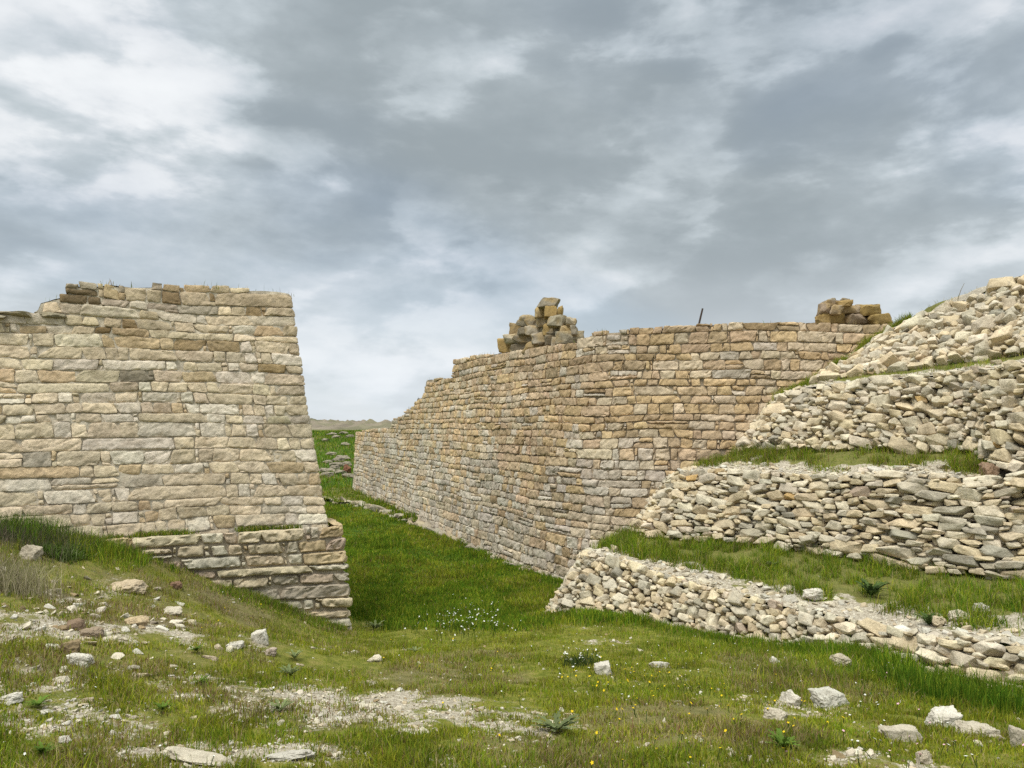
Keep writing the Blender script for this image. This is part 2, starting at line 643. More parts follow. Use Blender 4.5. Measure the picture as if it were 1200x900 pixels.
for a in [(0, 0, 0), (-3, 0, .2), (3.5, 0, .05), (0, -5, .1), (-7, -3, .4), (8, -3, .2), (-6, 3, .5), (-9, 6, .9), (7, 3, -.05)]:
    cz(*a)
for a in [(600, 900, 3.6), (0, 900, 3.2), (0, 800, 4.2), (0, 720, 5.5), (0, 660, 7.), (0, 622, 8.3), (-120, 630, 7.8), (139, 641, 8.8), (250, 682, 9.15), (330, 711, 9.45), (412, 741, 9.7),
          (200, 760, 5.6), (300, 750, 6.4), (120, 700, 7.0), (400, 760, 8.), (400, 800, 5.6), (500, 800, 5.8), (600, 800, 6.), (600, 762, 8.), (520, 740, 9.5), (600, 738, 9.7),
          (700, 800, 6.), (800, 800, 6.), (900, 800, 6.), (900, 830, 5.2), (1000, 850, 4.6), (1100, 862, 4.3), (1180, 835, 5.6), (1200, 890, 3.7), (300, 900, 3.4), (900, 900, 3.6),
          (632, 722, 10.9), (707, 718, 10.5), (780, 732, 9.8), (823, 744, 9.3), (890, 755, 8.7), (958, 763, 8.2), (1021, 772, 7.7), (1079, 785, 7.2), (1113, 803, 6.8), (1171, 813, 6.4), (1290, 835, 5.9),
          (470, 716, 11.6), (560, 712, 12.), (450, 698, 13.2), (550, 690, 14.5), (650, 681, 15.3), (430, 650, 18), (560, 644, 19.1), (485, 613, 24.2), (520, 627, 21.5), (400, 589, 31.), (440, 598, 27)]:
    cp(*a)
for a in [(-4.5, 13.5, -1.35), (-5, 20, -1.4), (-8, 28, -1.4), (-9, 17, -1.2), (-9, 12, -.6), (-14, 10, .2), (-14, 25, -1), (2.5, 17, -1.3), (3, 12.2, -1.1), (4, 10.8, -.9), (5.2, 9.4, -.85), (6.5, 8.4, -.8),
          (8, 7, -.7), (9, 12, -.4), (11, 5, -.3), (13, 10, -.2), (6, 18, -.5), (3, 26, -1), (10, 25, 0), (-2, 34, -1.2), (-9, 36, -1.2), (6, 38, -.6), (13, 38, -.3), (-14, 38, -.8)]:
    cz(*a)
CTRL = np.array(CTRL)


def _tps_fit(Q, lam=.02):
    n = len(Q)
    d = np.linalg.norm(Q[:, None, :2] - Q[None, :, :2], axis=2)
    K = np.where(d > 0, d ** 2 * np.log(np.maximum(d, 1e-9)), 0) + lam * np.eye(n)
    Pm = np.concatenate([np.ones((n, 1)), Q[:, :2]], 1)
    A = np.block([[K, Pm], [Pm.T, np.zeros((3, 3))]])
    return np.linalg.solve(A, np.concatenate([Q[:, 2], np.zeros(3)]))


TPS = _tps_fit(CTRL)


def tps(x, y):
    out = np.zeros(len(x))
    for k in range(0, len(x), 20000):
        xx, yy = x[k:k + 20000], y[k:k + 20000]
        d2 = (xx[:, None] - CTRL[None, :, 0]) ** 2 + (yy[:, None] - CTRL[None, :, 1]) ** 2
        K = .5 * d2 * np.log(np.maximum(d2, 1e-12))
        out[k:k + 20000] = K @ TPS[:-3] + TPS[-3] + TPS[-2] * xx + TPS[-1] * yy
    return out


def ground_z(x, y):
    x, y = np.asarray(x, float).ravel(), np.asarray(y, float).ravel()
    zl = tps(np.clip(x, -15, 15), np.clip(y, -6, 39))
    r = np.hypot(x, y)
    zf = -1.25 + 2.2 * smooth(38, 78, y) + .25 * n2(x, y, .06, 3, 4.4) - 1.3 * smooth(120, 400, r)
    zf = np.where(y < 0, .2 + .2 * n2(x, y, .05, 2), zf)
    w = np.maximum.reduce([smooth(12, 18, np.abs(x)), smooth(34, 42, y), smooth(-3, -9, y)])
    z = zl * (1 - w) + zf * w
    near = 1 - smooth(30, 60, r)
    z += (.035 * n2(x, y, .9, 3, 1.1) + .022 * n2(x, y, 3.1, 3, 2.7)) * (.4 + .6 * near)
    return z


def blob(x, y, u, v, yy, rx, ry):
    c = P(u, v, yy)
    return np.exp(-(((x - c[0]) / rx) ** 2 + ((y - c[1]) / ry) ** 2))


def masks(x, y):
    """bare gravel, lush grass, dryness"""
    bare = np.zeros_like(x)
    for b in [(90, 735, 5.5, .5, .45, .62), (30, 790, 4.4, .5, .5, .3), (180, 725, 6., .45, .3, .5), (210, 690, 7.2, .5, .3, .45), (430, 825, 5.0, .55, .5, 1.1), (395, 850, 4.5, .6, .4, 1.0), (520, 850, 4.6, .45, .3, .5),
              (590, 860, 4.4, .4, .3, .55), (300, 820, 4.9, .4, .3, .3), (250, 893, 3.55, .6, .25, .75), (100, 870, 3.7, .5, .3, .45), (410, 772, 7.2, .4, .3, .35), (610, 850, 4.6, .35, .25, .4),
              (720, 745, 8.6, .45, .25, .4), (930, 835, 5.1, .25, .15, .35), (740, 835, 5.2, .3, .15, .3), (1000, 890, 3.7, .3, .2, .35), (60, 690, 6.3, .5, .3, .35)]:
        bare = np.maximum(bare, b[5] * blob(x, y, b[0], b[1], b[2], b[3], b[4]))
    bare = bare * .8 + .26 * n2(x, y, 1.1, 3, 6.6) + .42 * n2(x, y, 4.2, 3, 8.8) * smooth(.0, .35, bare + .2) + .12 * smooth(9, 4, y)
    lush = smooth(9.4, 11.2, y + .9 * n2(x, y, .7, 2, 3.9) + .12 * x * (x < 0))
    lush = np.maximum(lush, .55 * smooth(1.5, 3.5, x) * smooth(5.2, 7, y))
    bare = np.where(y > 10, bare * .2, bare)
    dry = .6 * smooth(-.05, .4, n2(x, y, .75, 3, 12.2)) * (1 - lush) + .95 * (blob(x, y, 110, 700, 6.6, 1.6, 1.9)) * (1 - lush) * (.6 + n2(x, y, 1.9, 2, 5.5))
    far = smooth(60, 120, y)
    dry = np.maximum(dry, far * .45)
    return np.clip(bare, 0, 1), np.clip(lush, 0, 1) * (1 - .35 * far), np.clip(dry, 0, 1)


def axis_lines(segs):
    o = [segs[0][0]]
    for a, b, st in segs:
        n = max(1, int(round((b - a) / st)))
        o += list(a + (b - a) * (np.arange(1, n + 1) / n))
    return np.array(o)


gx = axis_lines([(-1500, -300, 150), (-300, -60, 20), (-60, -16, 2), (-16, -7, .3), (-7, 7, .055), (7, 16, .3), (16, 60, 2), (60, 300, 20), (300, 1500, 150)])
gy = axis_lines([(-400, -40, 60), (-40, -6, 3), (-6, 2, .4), (2, 11, .05), (11, 20, .12), (20, 45, .35), (45, 120, 1.5), (120, 400, 14), (400, 2600, 200)])
GX, GY = np.meshgrid(gx, gy, indexing='ij')
gz = ground_z(GX, GY)
mb, ml, md = masks(GX.ravel(), GY.ravel())
gz = gz + mb * .012 * n2(GX, GY, 11, 2, 1.9).ravel()
o = make_mesh('ground', np.stack([GX.ravel(), GY.ravel(), gz], 1), grid_tris(len(gx), len(gy)), np.stack([mb, ml, md], 1), M_GROUND)
tag(o, kind='structure')

# distant rocky ridge
hx = np.linspace(-230, 230, 620)
hy = np.linspace(170, 330, 46)
HX, HY = np.meshgrid(hx, hy, indexing='ij')
prof = np.sin(np.clip((HY - 170) / 160, 0, 1) * math.pi) ** .6
hz = -1.5 + prof * (4.6 + 1.2 * n2(HX, HY, .03, 3, 7.7) + 1.5 * n2(HX, HY, .25, 4, 2.5))
hc = np.array([.19, .16, .12])[None] * (1 + .5 * n2(HX, HY, .16, 4, 1.3).ravel()[:, None])
hg = smooth(.05, .3, n2(HX, HY, .07, 3, 9.9)).ravel()[:, None]
hc = hc * (1 - .35 * hg) + np.array([.09, .11, .035]) * .35 * hg
o = make_mesh('hills', np.stack([HX.ravel(), HY.ravel(), hz.ravel()], 1), grid_tris(len(hx), len(hy)), hc, M_STONE)
tag(o, kind='structure')

# ================================================================== left wall
LIB_BOXY = rock_library(8, 26, 40, 9, .07, 18)
d = np.array([.902, .431])
e = np.array([-.431, .902])


def lin(c0, z0, c1, z1, z):
    return np.array([*(np.array(c0) + (np.array(c1) - np.array(c0)) * ((z - z0) / (z1 - z0))), z])


C0, C1 = np.array([-2.35, 10.0]), np.array([-3.0, 10.28])
A0, A1 = C0 - d * 6.2, C1 - d * 5.9
D0, D1 = C0 + e * 5.5, C1 + e * 5.3
ZB, ZT = -1.5, 4.0
faceL = Face([lin(a, .36, b, 3.48, ZB) for a, b in ((A0, A1), (C0, C1), (D0, D1))],
             [lin(a, .36, b, 3.48, ZT) for a, b in ((A0, A1), (C0, C1), (D0, D1))], soften=.07, step=.02)
sC = float(np.linalg.norm((faceL.B + faceL.T)[:, :2] / 2 - (faceL.B[0] + faceL.T[0])[:2] / 2, axis=1)[: int(6.3 / .02)].max())
sC = faceL.s[np.argmax(np.abs(np.gradient(np.unwrap(np.arctan2(faceL.n[:, 1], faceL.n[:, 0])))))]


def topL(s):
    k = (sC - s)            # metres left of the corner
    z = np.interp(k, [-5, 0, .2, 1.4, 2.2, 2.72, 2.74, 3.02, 3.04, 3.5, 6.2], [3.42, 3.44, 3.46, 3.42, 3.36, 3.32, 3.2, 3.1, 2.93, 2.92, 2.8])
    return float(z)


def colL(s, z, rng):
    k = sC - s
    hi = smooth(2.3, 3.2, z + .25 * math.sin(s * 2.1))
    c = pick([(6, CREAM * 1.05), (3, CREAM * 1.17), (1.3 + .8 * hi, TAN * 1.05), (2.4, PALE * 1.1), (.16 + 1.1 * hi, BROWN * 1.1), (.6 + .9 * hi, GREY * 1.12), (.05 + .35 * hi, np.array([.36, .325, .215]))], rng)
    for k0, z0, c0 in ((2.0, 2.2, np.array([.20, .175, .125])), (2.25, 2.72, np.array([.21, .15, .075])), (2.55, 3.16, np.array([.17, .13, .075])), (1.25, 2.7, np.array([.25, .185, .10])), (.35, 2.35, np.array([.29, .215, .11]))):
        if abs(k - k0) < .17 and abs(z - z0) < .075:
            c = c0 * rng.uniform(.9, 1.15)
    c = c * np.array([1.15, 1.13, 1.17]) * (1 + .10 * math.sin(s * 1.7 + 2 * z) * math.sin(z * 2.3 + s))
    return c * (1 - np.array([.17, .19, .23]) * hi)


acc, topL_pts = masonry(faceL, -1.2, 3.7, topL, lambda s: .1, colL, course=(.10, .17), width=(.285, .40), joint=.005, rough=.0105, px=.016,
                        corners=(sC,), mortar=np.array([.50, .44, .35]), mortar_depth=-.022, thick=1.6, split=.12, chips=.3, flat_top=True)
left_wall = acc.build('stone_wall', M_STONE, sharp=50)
tag(left_wall, 'tall battered limestone block wall with a flat top, free end beside the grassy ditch', 'wall', 'ruined fortification walls')

for k_, (u0, u1, v0, v1, c_) in enumerate([(-40, 6, 367, 375, 0), (4, 42, 366, 373, 1), (40, 78, 368, 376, 2)]):
    yy_ = float(np.interp((u0 + u1) / 2, [-40, 90], [8.62, 9.2])) + .12
    V_, T_ = LIB_BOXY[k_]
    p_ = P((u0 + u1) / 2, (v0 + v1) / 2, yy_)
    V_ = V_ * np.array([(u1 - u0) / 1800 * yy_ * 1.03, .26, (v1 - v0) / 1800 * yy_ * 1.25]) @ rot(0, 0, .43).T
    o = make_mesh('coping_slab', V_, T_, np.tile(np.array([[.27, .235, .165], [.31, .27, .19], [.24, .21, .145]][c_]), (len(V_), 1)), M_STONE, sharp=45, parent=left_wall)
    o.location = p_

# projecting footing of that wall
F0, F1 = np.array([-1.94, 9.70]), np.array([-2.12, 9.82])
faceF = Face([lin(a, -1.2, b, .35, -1.5) for a, b in ((F0 - d * 4.3, F1 - d * 4.3), (F0, F1), (F0 + e * 5, F1 + e * 5))],
             [lin(a, -1.2, b, .35, .6) for a, b in ((F0 - d * 4.3, F1 - d * 4.3), (F0, F1), (F0 + e * 5, F1 + e * 5))], soften=.07, step=.02)
sF = faceF.s[np.argmax(np.abs(np.gradient(np.unwrap(np.arctan2(faceF.n[:, 1], faceF.n[:, 0])))))]


def colF(s, z, rng):
    return pick([(5, CREAM * 1.03), (3, PALE * .9), (1.5, TAN), (1.2, np.array([.40, .31, .235])), (.7, GREY)], rng)


acc, topF_pts = masonry(faceF, -1.45, .33, lambda s: .33 + .02 * math.sin(s * 5), lambda s: -1.35, colF, course=(.10, .19), width=(.32, .42), joint=.010, rough=.024, px=.018, drop=(.01, .03),
                        corners=(sF,), mortar=np.array([.38, .32, .24]), mortar_depth=-.055, thick=.45, split=.22, chips=.5)
acc.build('footing', M_STONE, sharp=50, parent=left_wall)

# ================================================================== long wall
pl = [(-7.55, 35.6), (-7.3, 35.0), (-3.13, 24.5), (-.85, 19.2), (.78, 15.75), (1.25, 14.95), (1.85, 14.42), (2.7, 14.15), (4.0, 14.02), (7.5, 13.85), (11.0, 13.7)]
pl = [(-6.4, 35.75)] + pl[1:]
BW, TW = [], []
for i, p in enumerate(pl):
    p = np.array(p)
    q0, q1 = np.array(pl[max(i - 1, 0)]), np.array(pl[min(i + 1, len(pl) - 1)])
    t_ = (q1 - q0) / np.linalg.norm(q1 - q0)
    if i <= 1:
        t_ = np.array([.42, -.9]) if i == 1 else np.array([-.9, -.6])
    nrm = np.array([t_[1], -t_[0]])
    bt = .055
    BW.append([*(p + nrm * bt * .5), -2.0])
    TW.append([*(p - nrm * bt * 5.5), 4.0])
faceW = Face(BW, TW, soften=.3, step=.05)
# positions along the face for given picture columns
mid_xy = (faceW.B + faceW.T)[:, :2] / 2
uW = 600 + 900 * mid_xy[:, 0] / mid_xy[:, 1]


def sW(u):
    k = np.where(faceW.s > 1.6)[0]
    return float(np.interp(u, uW[k], faceW.s[k]))


top_tab = [(413, 505), (440, 502), (458, 500), (459, 489), (470, 487), (473, 479), (482, 476), (485, 466), (492, 464), (494, 444), (524, 441), (527, 421), (545, 417), (583, 411), (600, 408), (660, 402), (676, 396), (690, 388),
           (720, 386), (790, 381), (860, 377), (960, 376), (1030, 377), (1100, 377)]
tsx, tsz = [], []
for u, v in top_tab:
    s_ = sW(u)
    y_ = float(np.interp(s_, faceW.s, faceW.B[:, 1] * .2 + faceW.T[:, 1] * .8))
    tsx.append(s_)
    tsz.append(P(u, v, y_)[2])


def topW(s):
    return float(np.interp(s, tsx, tsz))


def colW(s, z, rng):
    u = float(np.interp(s, faceW.s, uW))
    up = float(smooth(.2, 1.6, z + .5 * math.sin(s * 1.3) + .3 * math.sin(s * .37 + 1)))
    crown = float(smooth(2.3, 3.3, z + .2 * math.sin(s * 2.2)))
    warm = np.array([.475, .36, .205])
    pinkish = np.array([.455, .35, .225])
    lf = 1 + .12 * math.sin(s * .9 + z * 1.3) * math.sin(z * 1.9 + s * .43)
    return lf * (np.array([1.14, 1.13, 1.20]) * (1 - up) + np.array([1.19, 1.15, 1.19]) * up) * pick([(2.2, CREAM * 1.05), (2.6 * up + .4, warm), (2.2 * up + .4, pinkish), (2.6 * (1 - up) + .5, PALE * .92), (1.4 * (1 - up) + .12, GREY * 1.1), (.25 + 1.0 * crown, TAN * .85), (.7 * crown + .1, BROWN * 1.15)], rng) * (1 - .10 * crown)


def botW(s):
    return float(np.interp(s, [0, 6, 14, 40], [-1.75, -1.75, -1.8, -1.8]))


acc, topW_pts = masonry(faceW, -1.9, 3.75, topW, botW, colW, course=(.13, .215), width=(.33, .36), joint=.0085, rough=.0195, px=.026, drop=(.002, .012), flat_top=True,
                        mortar=np.array([.35, .29, .215]), mortar_depth=-.044, thick=1.5, split=.14, chips=.3)
long_wall = acc.build('stone_wall', M_STONE, sharp=50)
tag(long_wall, 'long curving wall of tan stone blocks, its top stepping down towards the far end', 'wall', 'ruined fortification walls')

# low footing course in front of its far half (rough stones)
nb_ = [P(388, 590, 31), P(420, 597, 28.5), P(450, 606, 26.), P(483, 617, 23.8), P(520, 633, 21.2), P(560, 649, 18.95), P(605, 668, 17.0), P(655, 686, 15.5)]
nt_ = [P(388, 584, 31.2), P(420, 590, 28.7), P(450, 598, 26.2), P(483, 609, 24.0), P(520, 627, 21.4), P(560, 643, 19.1), P(605, 663, 17.15), P(655, 681, 15.65)]


def col_foot(s, t, rng):
    return pick([(3, PALE * .72), (2, GREY), (3, CREAM * .85)], rng)


acc = rubble(Face(nb_, nt_, soften=.3), [(.12, .16), (.07, .1)], [700, 900], lambda s, r: r.uniform(1.5, 2.6), col_foot, np.random.default_rng(21), pack=.75, infill=False, jag=.03, flush=.55)
acc.build('footing', M_RUBBLE, sharp=40, parent=long_wall)

# ================================================================== stepped dry stone terraces
def col_dry(warm=.3, grey=1.0):
    def f(s, t, rng):
        return np.array([1.12, 1.10, 1.07]) * pick([(4, PALE * .98), (3.2, CREAM * 1.05), (2.0 * grey, np.array([.42, .385, .31])), (1.2, np.array([.50, .43, .31])), (.12 * warm, OCHRE), (.08, BROWN * 1.3), (.14, np.array([.40, .33, .26])), (.4 * grey, np.array([.29, .27, .22]))], rng)
    return f


T1B = [(1.75, 13.3, -1.3), (1.0, 12.3, -1.25), P(631, 724, 11.0), P(660, 722, 10.75), P(707, 720, 10.5), P(780, 733, 9.9), P(823, 746, 9.4), P(890, 757, 8.8), P(958, 764, 8.3), P(1021, 774, 7.8), P(1079, 787, 7.25), P(1113, 806, 6.85), P(1171, 818, 6.45), P(1300, 845, 5.9), P(1500, 890, 5.3)]
T1T = [(2.2, 13.3, -.2), (1.6, 12.3, -.2), P(681, 648, 11.3), P(700, 649, 11.0), P(738, 660, 10.7), P(800, 679, 10.05), P(838, 690, 9.55), P(895, 706, 8.95), P(962, 719, 8.45), P(1028, 734, 7.93), P(1084, 749, 7.38), P(1118, 751, 6.98), P(1176, 757, 6.6), P(1300, 772, 6.05), P(1500, 795, 5.45)]
T2B = [(2.5, 14.0, -.5), (2.1, 13.2, -.4), P(730, 626, 12.6), P(752, 630, 12.25), P(823, 634, 11.7), P(890, 638, 11.1), P(968, 650, 10.5), P(1036, 662, 10.0), P(1069, 668, 9.7), P(1156, 678, 9.15), P(1200, 683, 8.9), P(1330, 695, 8.3), P(1560, 715, 7.5)]
T2T = [(3.3, 14.0, .85), (3.0, 13.2, .88), P(779, 562, 12.85), P(800, 552, 12.4), P(850, 550, 11.88), P(905, 555, 11.28), P(975, 559, 10.68), P(1040, 555, 10.2), P(1075, 555, 9.9), P(1150, 563, 9.36), P(1200, 552, 9.12), P(1330, 550, 8.5), P(1560, 548, 7.7)]
T3B = [(4.3, 14.0, 1.0), (4.0, 13.6, 1.05), P(856, 530, 13.1), P(885, 526, 12.8), P(960, 528, 12.1), P(1024, 524, 11.4), P(1080, 529, 10.9), P(1135, 526, 10.35), P(1166, 548, 9.65), P(1200, 553, 9.35), P(1330, 552, 8.7), P(1560, 551, 7.85)]
T3T = [(4.9, 14.0, 2.1), (4.75, 13.7, 2.15), P(908, 466, 13.25), P(930, 455, 12.95), P(985, 449, 12.28), P(1045, 444, 11.6), P(1090, 440, 11.12), P(1135, 435, 10.58), P(1165, 431, 10.0), P(1200, 427, 9.75), P(1330, 405, 9.1), P(1560, 380, 8.2)]
T4B = [P(950, 446, 13.4), P(985, 440, 12.95), P(1040, 433, 12.3), P(1090, 426, 11.85), P(1140, 420, 11.3), P(1200, 413, 10.6), P(1330, 392, 9.9), P(1560, 366, 9.0)]
T4T = [P(962, 440, 13.45), P(1003, 415, 13.45), P(1047, 386, 13.3), P(1102, 361, 12.8), P(1142, 350, 12.2), P(1168, 330, 11.8), P(1330, 285, 10.9), P(1560, 240, 10.0)]
faces = [Face(T1B, T1T, soften=.2), Face(T2B, T2T, soften=.2), Face(T3B, T3T, soften=.2), Face(T4B, T4T, soften=.15)]
TL = ['lowest rubble stone terrace wall, its face running from the ditch to the near tall grass',
      'second terrace wall up of piled pale slabs, between two grassy ledges',
      'third terrace wall up of large blocky rubble stones, above the thin grass ledge',
      'topmost sloping heap of loose pale rubble forming the skyline beside the post']
TL[3] = 'topmost sloping bank of loose pale rubble reaching the skyline'
SPEC = [dict(radii=[(.06, .085), (.04, .055), (.027, .038), (.017, .025)], tries=[300, 4300, 8000, 8000], aniso=lambda s, r: r.uniform(1.05, 1.8) + 1.0 * (s > 6.6), lib=LIB_BOX + LIB_ROUND[:10], tilt=.15, jag=.016, backing=(.15, .13, .10)),
        dict(radii=[(.062, .085), (.04, .056), (.027, .039), (.017, .026)], tries=[300, 4000, 8000, 8000], aniso=lambda s, r: r.uniform(1.7, 3.0) + .6 * (s > 5.2), lib=LIB_BOX + LIB_ANG[:10], tilt=.10, jag=.018),
        dict(radii=[(.085, .11), (.05, .07), (.032, .046), (.02, .03)], tries=[190, 4000, 8000, 8000], aniso=lambda s, r: r.uniform(1.2, 2.1) + .5 * (s > 5.6), lib=LIB_BOX + LIB_ANG[:18], tilt=.12, jag=.02),
        dict(radii=[(.085, .11), (.05, .07), (.033, .047), (.021, .031)], tries=[150, 4000, 8500, 8500], aniso=lambda s, r: r.uniform(1.1, 2.2), lib=LIB_BOX + LIB_ROUND[:14], tilt=.2, jag=.03, flush=.7)]
for i, (f, sp) in enumerate(zip(faces, SPEC)):
    acc = rubble(f, colour=col_dry(.3, [1.35, 1., .9, 1.0][i]), rng=np.random.default_rng(40 + i), pack=.83, proud=.03, **sp)
    o = acc.build('terrace_wall', M_RUBBLE, sharp=38)
    tag(o, TL[i], 'terrace wall', 'stepped dry stone terrace walls')


class Sheet:
    """earth between a front line and a back line"""

    def __init__(self, front, back, nu=120, nv=26, sag=0.0, amp=.03, start=.04):
        def rs(A):
            A = np.array(A, float)
            cs = np.concatenate([[0], np.cumsum(np.linalg.norm(np.diff(A, axis=0), axis=1))])
            q = np.linspace(0, cs[-1], nu)
            return np.stack([np.interp(q, cs, A[:, k]) for k in range(3)], 1)
        self.F, self.K, self.nu, self.nv = rs(front), rs(back), nu, nv
        self.amp, self.start = amp, start

    def at(self, a, b):
        k = np.asarray(a) * (self.nu - 1)
        i = np.clip(k.astype(int), 0, self.nu - 2)
        f = (k - i)[:, None]
        F = self.F[i] * (1 - f) + self.F[i + 1] * f
        K = self.K[i] * (1 - f) + self.K[i + 1] * f
        p = F + (K - F) * np.asarray(b)[:, None]
        p[:, 2] += self.amp * n2(p[:, 0], p[:, 1], 2.2, 3, 3.1) + .012 * n2(p[:, 0], p[:, 1], 9, 2, 1.1) - .02
        return p

    def mesh(self, name, maskf):
        A, B = np.meshgrid(np.linspace(0, 1, self.nu), np.linspace(self.start, 1, self.nv), indexing='ij')
        p = self.at(A.ravel(), B.ravel())
        m = maskf(A.ravel(), B.ravel(), p)
        o = make_mesh(name, p, grid_tris(self.nu, self.nv), m, M_GROUND)
        tag(o, kind='structure')
        return o


def deeper(pts, dx, dy, dz=0):
    return [np.array(p) + np.array([dx, dy, dz]) for p in pts]


sh1 = Sheet(T1T[2:], deeper(T2B[2:], .2, .3, .03), nv=44)
sh2 = Sheet(T2T[2:-3], deeper(T3B[2:-3], .12, .25, .02), amp=.02)
sh3 = Sheet(T3T[2:], deeper(T4B[:], .15, .25, .02), amp=.02)
sh4 = Sheet([P(900, 474, 13.2), P(952, 450, 13.35), P(985, 428, 13.45), P(1030, 396, 13.5), P(1068, 374, 13.45)], [P(915, 462, 14.1), P(950, 444, 14.1), P(985, 423, 14.1), P(1030, 394, 14.1), P(1068, 372, 14.1)], amp=.03, start=-.15)
sh5 = Sheet(T4T, deeper(T4T, .5, 3.2, .05), amp=.05)

sh6 = Sheet([P(372, 581, 31.5), P(420, 591, 28.7), P(450, 599, 26.2), P(487, 610, 23.6)], [P(385, 569, 37), P(424, 571, 35.2), P(462, 585, 30), P(494, 600, 25.2)], amp=.06, start=0.)


def mask_ledge(edge):
    def f(a, b, p):
        g = 1 - smooth(edge, edge + .28, b + .3 * n2(p[:, 0], p[:, 1], 2.5, 3, 4.1))
        return np.stack([np.clip(g * .9, 0, 1), np.full(len(a), .25), np.full(len(a), .35)], 1)
    return f


sh1.mesh('terrace_ground', mask_ledge(.14))
sh2.mesh('terrace_ground', mask_ledge(.28))
sh3.mesh('terrace_ground', mask_ledge(.3))
sh4.mesh('terrace_ground', mask_ledge(-.2))
sh5.mesh('terrace_ground', mask_ledge(.5))
sh6.mesh('bank', mask_ledge(-.2))

# ================================================================== grass
def blades(name, pts, h, w, colr, lean=.55, label=None, parent=None, mat=M_GRASS, kind='stuff', rng=RNG, bend=.5):
    n = len(pts)
    ang = rng.uniform(0, 2 * math.pi, n)
    dirv = np.stack([np.cos(ang), np.sin(ang), np.zeros(n)], 1)
    yaw = rng.uniform(0, 2 * math.pi, n)
    side = np.stack([np.cos(yaw), np.sin(yaw), np.zeros(n)], 1) * (w / 2)[:, None]
    ln = np.abs(rng.normal(0, lean, n))
    k = h / np.sqrt(1 + ln ** 2)
    upv = np.array([0, 0, 1.])
    base = pts - upv * .012
    mid = pts + dirv * (k * ln * .35)[:, None] + upv * (k * .55)[:, None]
    tip = pts + dirv * (k * ln * (1 + bend * .3))[:, None] + upv * (k * (1 - .25 * bend * ln / (1 + ln)))[:, None]
    V = np.stack([base - side, base + side, mid - side * .75, mid + side * .75, tip], 1).reshape(-1, 3)
    colr = colr * (1 + .42 * n2(pts[:, 0], pts[:, 1], 2.3, 3, 51.)).clip(.5, 1.6)[:, None]
    i = np.arange(n) * 5
    T = np.concatenate([np.stack([i, i + 1, i + 3], 1), np.stack([i, i + 3, i + 2], 1), np.stack([i + 2, i + 3, i + 4], 1)])
    C = np.repeat(colr, 5, axis=0).reshape(n, 5, 3)
    C = C.reshape(-1, 3)
    o = make_mesh(name, V, T, C, mat, parent=parent)
    if kind:
        o['kind'] = kind
    if label:
        o['label'] = label
        o['category'] = 'grass'
    return o


G_YEL = np.array([.265, .275, .024])
G_MID = np.array([.155, .225, .016])
G_DEEP = np.array([.066, .145, .008])
G_DRY = np.array([.33, .265, .13])
G_RED = np.array([.20, .115, .06])


def gcolor(n, wts, rng=RNG):
    pal = np.stack([G_YEL, G_MID, G_DEEP, G_DRY, G_RED])
    w = np.asarray(wts, float)
    if w.ndim == 1:
        w = np.tile(w, (n, 1))
    w = w / w.sum(1)[:, None]
    cum = np.cumsum(w, 1)
    k = (rng.random((n, 1)) > cum).sum(1).clip(0, 4)
    c = pal[k] * (1 + .22 * rng.normal(size=(n, 1))).clip(.4, 1.8)
    return c


def wedge(n, y0, y1, power, umin=-90, umax=1290, rng=RNG):
    r = rng.random(n)
    if abs(power) < 1e-6:
        y = y0 * (y1 / y0) ** r
    else:
        y = (y0 ** power + r * (y1 ** power - y0 ** power)) ** (1 / power)
    u = rng.uniform(umin, umax, n)
    return (u - 600) / 900 * y, y


# foreground turf
x, y = wedge(640000, 2.9, 10.2, .2, -480, 1560)
b_, l_, d_ = masks(x, y)
clump = n2(x, y, 2.6, 3, 15.1)
fine = n2(x, y, 9, 2, 3.3)
dens = np.clip(1.02 - 1.0 * smooth(.2, .95, b_ + .5 * fine), .10, 1) * np.clip(.75 + .9 * clump + .6 * fine, .12, 1)
keep = RNG.random(len(x)) < dens
x, y, b_, l_, d_, clump = x[keep], y[keep], b_[keep], l_[keep], d_[keep], clump[keep]
z = ground_z(x, y)
patch = smooth(-.1, .35, n2(x, y, 1.1, 3, 22.2))
right = smooth(.8, 3.2, x) * smooth(4.6, 6.2, y)
wt = np.stack([1.8 - .6 * patch, .75 + .9 * patch + .7 * right, .06 + .4 * l_ + .5 * right, .16 + 2.4 * d_ + .7 * b_, .08 + .95 * d_], 1)
hgt = (.017 + .028 * RNG.random(len(x)) ** 1.7) * (1 + 1.3 * np.clip(clump, -.5, 1) + .9 * l_ + 1.1 * right) * (1 - .35 * np.clip(b_, 0, 1))
hgt *= np.where(RNG.random(len(x)) < .05, 2.0, 1)
blades('grass', np.stack([x, y, z], 1), hgt, RNG.uniform(.0035, .006, len(x)), gcolor(len(x), wt), lean=.7, label='short yellow green turf thinning over pale gravel in the open foreground')

# lush ditch
x, y = wedge(270000, 9.0, 33, -.3, 330, 760)
z = ground_z(x, y)
m = (l_ := masks(x, y)[1]) > RNG.random(len(x)) * .9
x, y, z, l_ = x[m], y[m], z[m], l_[m]
str_ = smooth(-.2, .4, n2(x * 1.0, y * .45, .8, 3, 31.))
wt = np.stack([.40 + 1.4 * str_, 1.1 + .2 * str_, .95 - .7 * str_, .03 + .14 * str_, .03 + .1 * str_], 1)
hgt = (.045 + .07 * RNG.random(len(x))) * (1 + .8 * n2(x, y, 1.0, 2, 9.)).clip(.3, 2)
wid = .0055 + .0005 * y
blades('grass', np.stack([x, y, z], 1), hgt, wid * RNG.uniform(.7, 1.2, len(x)), gcolor(len(x), wt), lean=.5, label='deep green lush grass filling the ditch between the two walls')

